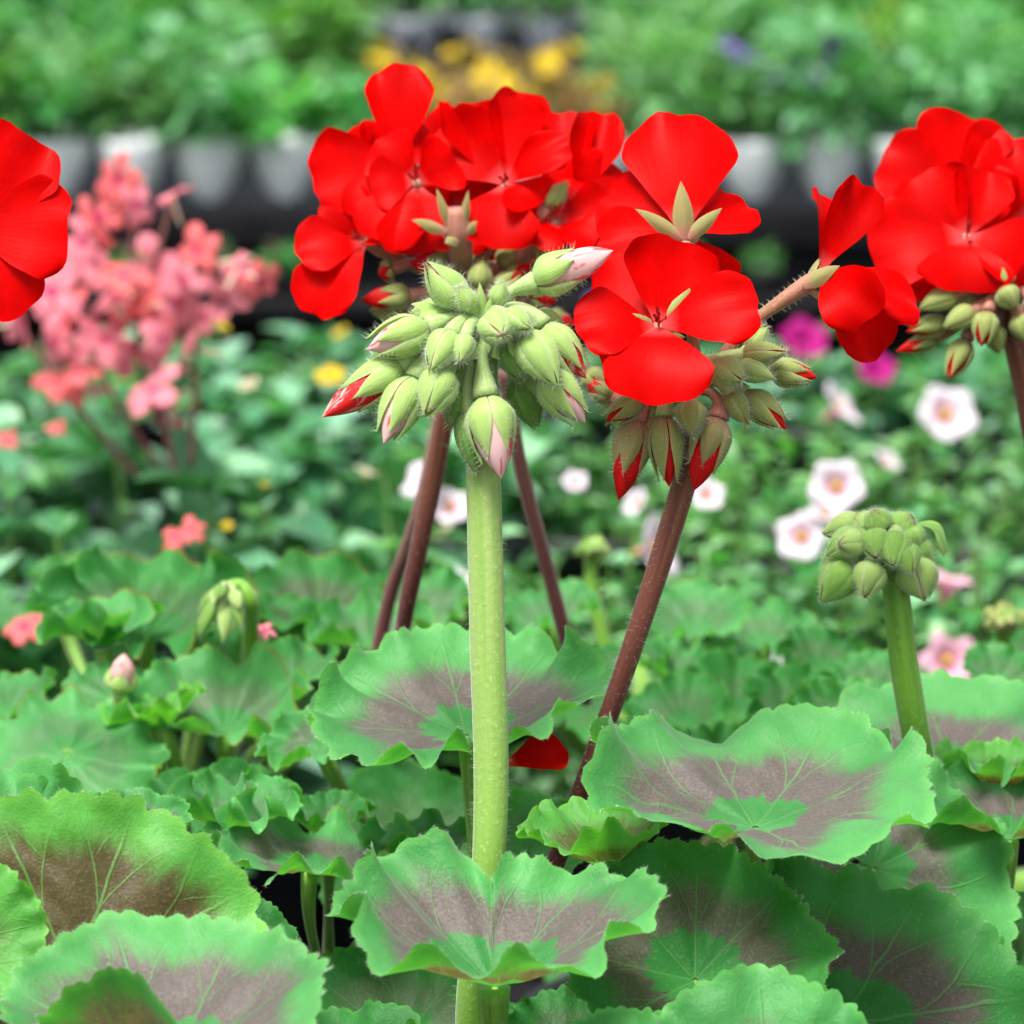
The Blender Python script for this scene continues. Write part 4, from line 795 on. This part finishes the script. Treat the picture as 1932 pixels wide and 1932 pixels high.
GM = 'leafy bedding plants behind the geraniums'
Lf = [leafy(60, 1.30, 850, 'broad-leaved blue-green plant at the left edge under the pink flowers', 'plant', 480, 9, 60, .046, 'tooth', TT, 'fol_mid', 90, GM),
      leafy(370, 1.36, 800, 'tall plant carrying the clustered salmon pink flowers on the left', 'plant', 470, 10, 70, .040, 'tooth', TT, 'fol_mid', 90, GM),
      leafy(690, 1.42, 820, 'blue-green leafy plant with a few pale yellow flowers left of the stalks', 'plant', 480, 10, 70, .036, 'tooth', TT, 'fol_mid', 90, GM),
      leafy(180, 1.75, 720, 'green plant partly hidden behind the salmon pink flowers at far left', 'plant', 430, 9, 60, .040, 'tooth', TT, 'fol_mid', 90, GM),
      leafy(540, 1.80, 690, 'green plant with small yellow flowers just right of the salmon pink flowers', 'plant', 420, 9, 60, .036, 'tooth', TT, 'fol_mid', 90, GM),
      leafy(860, 1.85, 690, 'green leafy plant directly behind the central bud cluster', 'plant', 400, 9, 60, .032, 'tooth', TT, 'fol_mid', 90, GM)]
Rf = [leafy(1010, 1.40, 960, 'small-leaved trailing plant between the centre stalk and the slanting stalk', 'plant', 420, 12, 90, .017, 'narrow', TL, 'fol_cal', 260, GM),
      leafy(1300, 1.42, 920, 'small-leaved trailing plant with whitish pink flowers beside the slanting reddish stalk', 'plant', 430, 12, 100, .017, 'narrow', TL, 'fol_cal', 260, GM),
      leafy(1560, 1.40, 900, 'trailing plant with white pink-eyed flowers left of the green bud head', 'plant', 430, 12, 100, .017, 'narrow', TL, 'fol_cal', 260, GM),
      leafy(1840, 1.38, 900, 'trailing plant with pink star flowers right of the green bud head', 'plant', 430, 12, 100, .017, 'narrow', TL, 'fol_cal', 260, GM),
      leafy(1130, 1.85, 760, 'fresh green plant behind the red flower between the two bud clusters', 'plant', 400, 10, 80, .018, 'narrow', TL, 'fol_cal', 220, GM),
      leafy(1470, 1.80, 730, 'fresh green plant below the magenta flowers in the right half', 'plant', 420, 10, 80, .018, 'narrow', TL, 'fol_cal', 220, GM),
      leafy(1800, 1.75, 700, 'fresh green plant with the large white flower under the right red head', 'plant', 440, 10, 80, .018, 'narrow', TL, 'fol_cal', 220, GM)]
for i, (x, d, t) in enumerate([(30, 2.15, 620), (330, 2.2, 590), (640, 2.2, 575), (940, 2.2, 600), (1240, 2.2, 620), (1540, 2.15, 600), (1850, 2.15, 590)]):
    leafy(x, d, t, ['low dark green plant', 'low green plant'][i % 2]+' in the rearmost near row, %s' % ['cut by the left edge', 'below the pink flower cluster', 'below the left red petals', 'behind the bud cluster', 'behind the front-facing red flower', 'below the magenta flowers', 'under the right red head'][i], 'plant', 330, 7, 30, .028, 'tooth', TT, 'fol_mid', 120, 'rear row of the near bench')
for (x, y, w_, n, k, p) in [(1595, 760, 105, (.75, .62, .35), 'whitepink', 5), (1790, 776, 118, (.15, .35, .9), 'whitepink', 6), (1578, 915, 110, (-.1, .2, .9), 'whitepink', 2), (1510, 1010, 100, (-.2, .3, .9), 'whitepink', 2), (1678, 865, 56, (.5, .7, .5), 'whitepink', 6),
        (1790, 1085, 115, (.2, .97, .15), 'pink', 3), (1790, 1243, 118, (.05, .25, .95), 'pink', 3), (1252, 1030, 130, (.8, .2, .5), 'whitepink', 1), (1335, 930, 70, (.1, .4, .8), 'whitepink', 1), (1195, 945, 60, (-.6, .4, .5), 'whitepink', 1), (795, 895, 105, (-.6, .5, .5), 'whitepink', 2 + 0),
        (850, 952, 80, (.1, .5, .8), 'whitepink', 0), (858, 1108, 80, (-.2, .4, .8), 'whitepink', 0), (1560, 960, 70, (.1, .7, .6), 'whitepink', 2), (1085, 905, 50, (0, .6, .8), 'whitepink', 0)]:
    d = (1.33 if p < 4 else 1.62); cal_flower(Rf[p if p != 2 or x > 900 else 0], x, y, d, w_, n, k)
for (x, y, w_, k, d, p) in [(1520, 635, 95, 'magenta', 2.05, 5), (1655, 690, 80, 'magenta', 2.0, 5), (1150, 590, 90, 'magenta', 2.1, 4), (1140, 575, 80, 'purple', 2.08, 4)]:
    cal_flower(Rf[p], x, y, d, w_, (random.uniform(-.3, .3), .5, .8), k)
for (x, y, w_, d, p, k) in [(622, 705, 60, 1.45, 2, 'yellow'), (415, 602, 62, 1.5, 1, 'yellow'), (692, 886, 46, 1.35, 2, 'straw'), (468, 722, 44, 1.5, 1, 'straw'), (500, 912, 22, 1.3, 1, 'yellow'), (428, 990, 22, 1.3, 1, 'yellow'), (832, 1000, 50, 1.4, 2, 'straw'), (640, 625, 36, 1.9, 4, 'yellow')]:
    cal_flower(Lf[p], x, y, d, w_, (random.uniform(-.8, .8), .6, random.uniform(0, .6)), k)
# salmon flower clusters, carried on branching stems
sal = [(215, 345), (330, 365), (250, 390), (185, 415), (150, 450), (300, 500), (370, 480), (345, 525), (205, 560), (265, 565), (440, 520), (425, 560), (300, 600), (330, 570), (105, 560), (120, 590), (40, 610), (110, 655), (150, 700), (200, 640),
       (170, 745), (120, 730), (250, 670), (290, 745), (295, 770), (350, 660), (390, 590), (230, 520), (180, 510), (150, 490), (400, 510), (310, 640)]
dS = 1.34
sal += [(random.gauss(270, 70), random.gauss(540, 80)) for _ in range(6)]
for i, (x, y) in enumerate(sal):
    salmon_flower(Lf[1], x+random.uniform(-8, 8), y+random.uniform(-8, 8), dS+random.uniform(-.03, .03), random.uniform(88, 128), (random.uniform(-1, 1), random.uniform(-.5, .8), random.uniform(-.1, 1)), 1 if i % 3 == 0 else 0)
for i, pts in enumerate([[(330, 900), (290, 700), (260, 520), (240, 380)], [(300, 880), (200, 720), (160, 560), (180, 430)], [(360, 880), (370, 700), (360, 560), (400, 520)], [(260, 900), (140, 760), (60, 650), (30, 600)], [(300, 800), (260, 640), (310, 430), (325, 370)]]):
    V, F, uv = tube(spline([Wp(x, y, dS+.01) for x, y in pts], 30), [.0012, .0009, .0006], 8); mk('flower_stem', V, F, MAT['st_brown2'], Lf[1], uv=uv)
for i, (x, y, d, w_, v, p) in enumerate([(330, 1012, 1.15, 70, 1, 0), (360, 1000, 1.15, 60, 1, 0), (45, 1182, 1.08, 85, 1, 0), (498, 1190, .88, 45, 0, 1), (105, 805, 1.3, 40, 1, 0), (15, 830, 1.3, 50, 1, 0)]):
    salmon_flower(Lf[p], x, y, d, w_, (random.uniform(-.3, .3), .6, .6), v)
bud(Lf[0], Wp(222, 1330, .86), Wp(226, 1305, .86), Wp(238, 1232, .86, .004), S(58, .86), 'sep_pale', 'core_pink', .95, 'ped_pale', hair=0, seed=77, ns=4)
# white plant tag standing in a pot
tg = thing('plant_tag', Wp(1465, 1215, 1.05), 'narrow white plastic plant tag standing among the leaves on the right', 'plant tag')
b = Wp(1465, 1260, 1.05); V, F = box(-.0016, .0016, -.0004, .0004, 0, .0195); V[:, 0] += (V[:, 2]/.0195)*.0008; mk('tag', V+b, F, MAT['tagw'], tg, smooth=False)

# ------------------------------------------------------------------ far bench: white pots in black trays, rows of bedding plants
potV, potF = lathe([[.031, 0], [.033, .002], [.0385, .054], [.0392, .060], [.0396, .066], [.038, .066], [.035, .056], [.002, .056]], 24)
POTW = mesh('pot', potV, potF, MAT['whitepot']); POTB = mesh('pot', potV, potF, MAT['pot']); POTG = mesh('pot', potV, potF, simple('grey_plastic_pot', (.30, .33, .38), (.36, .39, .43), 30))
FOL = {}
for k, (n, rx, h, L, T, mt) in {'green': (85, .034, .078, .044, TL, 'fol_far'), 'green2': (75, .034, .066, .046, TL, 'fol_far'), 'blue': (90, .036, .080, .040, TL, 'fol_far2'), 'tall': (240, .055, .17, .034, TN, 'fol_far'), 'tall2': (240, .055, .15, .034, TL, 'fol_far2'), 'bronze': (120, .040, .030, .024, TL, 'fol_brown')}.items():
    for v in range(3):
        V, F, rn = mound(n, rx, h, L, T, np.random.default_rng(len(FOL)+40), z0=.066); FOL[k, v] = mesh('foliage', V, F, MAT[mt], attrs={'rnd': rn})
FLW = {}
def far_plant(x, y, z, kind, label, grp, pot=POTW, blooms=None, nb=0, s=1.0, bh=.11):
    r = thing('potted_plant', (x, y, z), label, 'plant', grp)
    a = bpy.data.objects.new('pot', pot); COL.objects.link(a); a.parent = r
    f = bpy.data.objects.new('foliage', FOL[kind, random.randrange(3)]); COL.objects.link(f); f.parent = r; f.scale = (s, s, s*random.uniform(.9, 1.15)); f.rotation_euler = (random.uniform(-.12, 0), random.uniform(-.1, .1), random.uniform(0, 6.28)); f.location = (0, .014, 0); f['kind'] = 'stuff'
    for i in range(nb):
        q = bpy.data.objects.new('flower', CALM[blooms]); COL.objects.link(q); q.parent = r
        an = random.uniform(0, 6.28); rr = random.uniform(0, .04); q.location = (rr*cos(an), rr*sin(an), bh+random.uniform(-.02, .02)); q.rotation_euler = (random.uniform(-.8, .8), random.uniform(-.8, .8), 0); q.scale = (.014,)*3
    return r
def tray(x0, n, y, z, label, depth=.09, pitch=.083, h=.060, notch=True):
    """black carrying tray whose front is cut in scallops so that the pots show"""
    w_ = n*pitch; t = thing('carrying_tray', (x0+w_/2, y, z), label, 'tray', 'black carrying trays on the back bench')
    mk('base', *box(x0+.003, x0+w_-.003, y-depth/2, y+depth/2, z+.001, z+.004), MAT['tray'], t, smooth=False)
    V, F = [], []; xs = []
    for i in range(n):
        for s in np.linspace(0, 1, 17)[:-1]: xs.append((i, s))
    xs.append((n-1, 1.0))
    for k, (i, s) in enumerate(xs):
        q = (s-.5)/.46
        top = h if abs(q) >= 1 else h*(.12+.88*abs(q)**2.6)
        for yy, zz in ((y-depth/2-.003, z+.001), (y-depth/2-.003, z+top), (y-depth/2-.001, z+top), (y-depth/2-.001, z+.001)): V.append((x0+(i+s)*pitch, yy, zz))
        if k:
            a = (k-1)*4; b = k*4
            for m_ in range(4): F.append((a+m_, b+m_, b+(m_+1) % 4, a+(m_+1) % 4))
    mk('front_panel', V, F, MAT['tray'], t, smooth=False)
    mk('back_panel', *box(x0, x0+w_, y+depth/2+.001, y+depth/2+.003, z+.001, z+h*.8), MAT['tray'], t, smooth=False)
    for xx in (x0+.0005, x0+w_-.0025): mk('side_panel', *box(xx, xx+.002, y-depth/2, y+depth/2, z+.004, z+h*.8), MAT['tray'], t, smooth=False)
y0 = 4.02
nums = ['first', 'second', 'third', 'fourth', 'fifth', 'sixth', 'seventh', 'eighth', 'ninth', 'tenth', 'eleventh', 'twelfth', 'thirteenth', 'fourteenth', 'fifteenth', 'sixteenth', 'seventeenth', 'eighteenth', 'nineteenth', 'twentieth']
xs0 = -.70
tray(xs0, 9, y0, FB, 'scalloped black tray of white pots on the left of the back bench')
tray(xs0+9*.083+.004, 9, y0, FB, 'scalloped black tray of white pots on the right of the back bench')
for i in range(18):
    x = xs0+(i+.5)*.083+(.004 if i >= 9 else 0); q = 966+x/4.02*FOC/PX
    if q < 700: far_plant(x, y0, FB+.004, ['green', 'green2'][i % 2], 'bushy green plant in a white pot, %s from the left in the front back-bench tray' % nums[i], 'green plants in the left back tray', s=1.05)
    elif q < 1130: far_plant(x, y0, FB+.004, 'bronze', 'bronze-leaved plant in a white pot behind the big red head, %s in the tray row' % nums[i], 'bronze plants in white pots', blooms='yellow', nb=1, bh=.10)
    else: far_plant(x, y0, FB+.004, ['tall2', 'blue'][i % 2], 'loose green plant in a white pot, %s from the right in the front back-bench tray' % nums[17-i], 'green plants in the right back tray', blooms='purple', nb=8 if i in (11, 12) else 0, bh=.150)
lab = {'green': ('low bushy green plant in the rows on the left of the back bench', 'green rows on the back bench, left'), 'bronze': ('bronze-leaved plant with yellow flowers behind the red flower head', 'bronze and yellow plants on the back bench'),
       'tall': ('tall loose green plant in the rows on the right of the back bench', 'tall green rows on the back bench, right'), 'dark': ('green plant in a dark pot along the top of the picture', 'dark pots at the top of the picture'), 'yellow': ('tall plant with yellow flowers in the top right corner', 'yellow flowered plants in the top right corner')}
rows = [4.14, 4.28, 4.46, 4.68, 4.95, 5.25, 5.75, 6.1, 6.5]
cnt = {}
def nth(k):
    cnt[k] = cnt.get(k, -1)+1; return nums[cnt[k]]+' along'
for r_, y in enumerate(rows):
    hw = y*.5*1932*PX/FOC*1.08+.05; n = int(2*hw/.10)
    for i in range(n):
        x = -hw+(i+.5)*2*hw/n+random.uniform(-.012, .012); q = 966+x/y*FOC/PX; rn = nums[r_+1]+' row'
        if q < 600 or (q < 720 and y < 4.4):
            far_plant(x, y, FB, random.choice(['green', 'green2', 'blue']), 'low bushy green plant, %s on the left of the back bench, %s' % (rn, nth(('a', r_))), lab['green'][1], pot=POTB if r_ else POTW, s=random.uniform(.75, 1.3))
        elif q < 1130:
            if y < 4.9: far_plant(x, y, FB, 'bronze', 'bronze-leaved plant with yellow flowers, %s behind the red head, %s' % (rn, nth(('b', r_))), lab['bronze'][1], pot=POTB, blooms='yellow', nb=5, bh=.098)
            elif y > 5.5: far_plant(x, y, FB, 'green', 'green plant in a grey pot at the top centre, %s, %s' % (rn, nth(('c', r_))), lab['dark'][1], pot=POTG)
        elif 1640 < q < 1800 and 4.4 < y < 4.7: far_plant(x, y, FB, 'blue', 'green plant with large yellow flowers near the top right corner, %s' % nth('y'), lab['yellow'][1], pot=POTB, blooms='yellow', nb=8, bh=.152)
        elif y > 4.9 and q > 1500: far_plant(x, y, FB, 'tall', 'tall plant in the top right corner, %s, %s' % (rn, nth(('d', r_))), lab['yellow'][1], pot=POTB, blooms='yellow', nb=4 if random.random() < .5 else 0, bh=.20)
        else: far_plant(x, y, FB, random.choice(['tall', 'tall2', 'blue']), 'tall loose green plant, %s on the right of the back bench, %s' % (rn, nth(('e', r_))), lab['tall'][1], pot=POTB, s=random.uniform(.7, 1.25), blooms=random.choice(['purple', 'whitepink']), nb=4 if random.random() < .2 else 0, bh=.13)
tray(-.32, 8, 5.75, FB-.0005, 'dark tray of grey pots at the top centre of the picture')
for i in range(20):
    x = -.70+i*.075+random.uniform(-.02, .02)
    if i % 3 == 2 and i not in (5, 11): continue
    bl = i in (4, 5, 6, 11, 1); p = far_plant(x, 3.865, FB-.0775, 'blue' if i % 2 else 'green2', 'small %splant on the dark shelf below the white pots, %s from the left' % ('magenta-flowered ' if bl else 'green ', nums[i]), 'plants on the low shelf', pot=POTB, blooms='magenta', nb=4 if bl else 0, bh=.14)
    p.scale = (.36,)*3
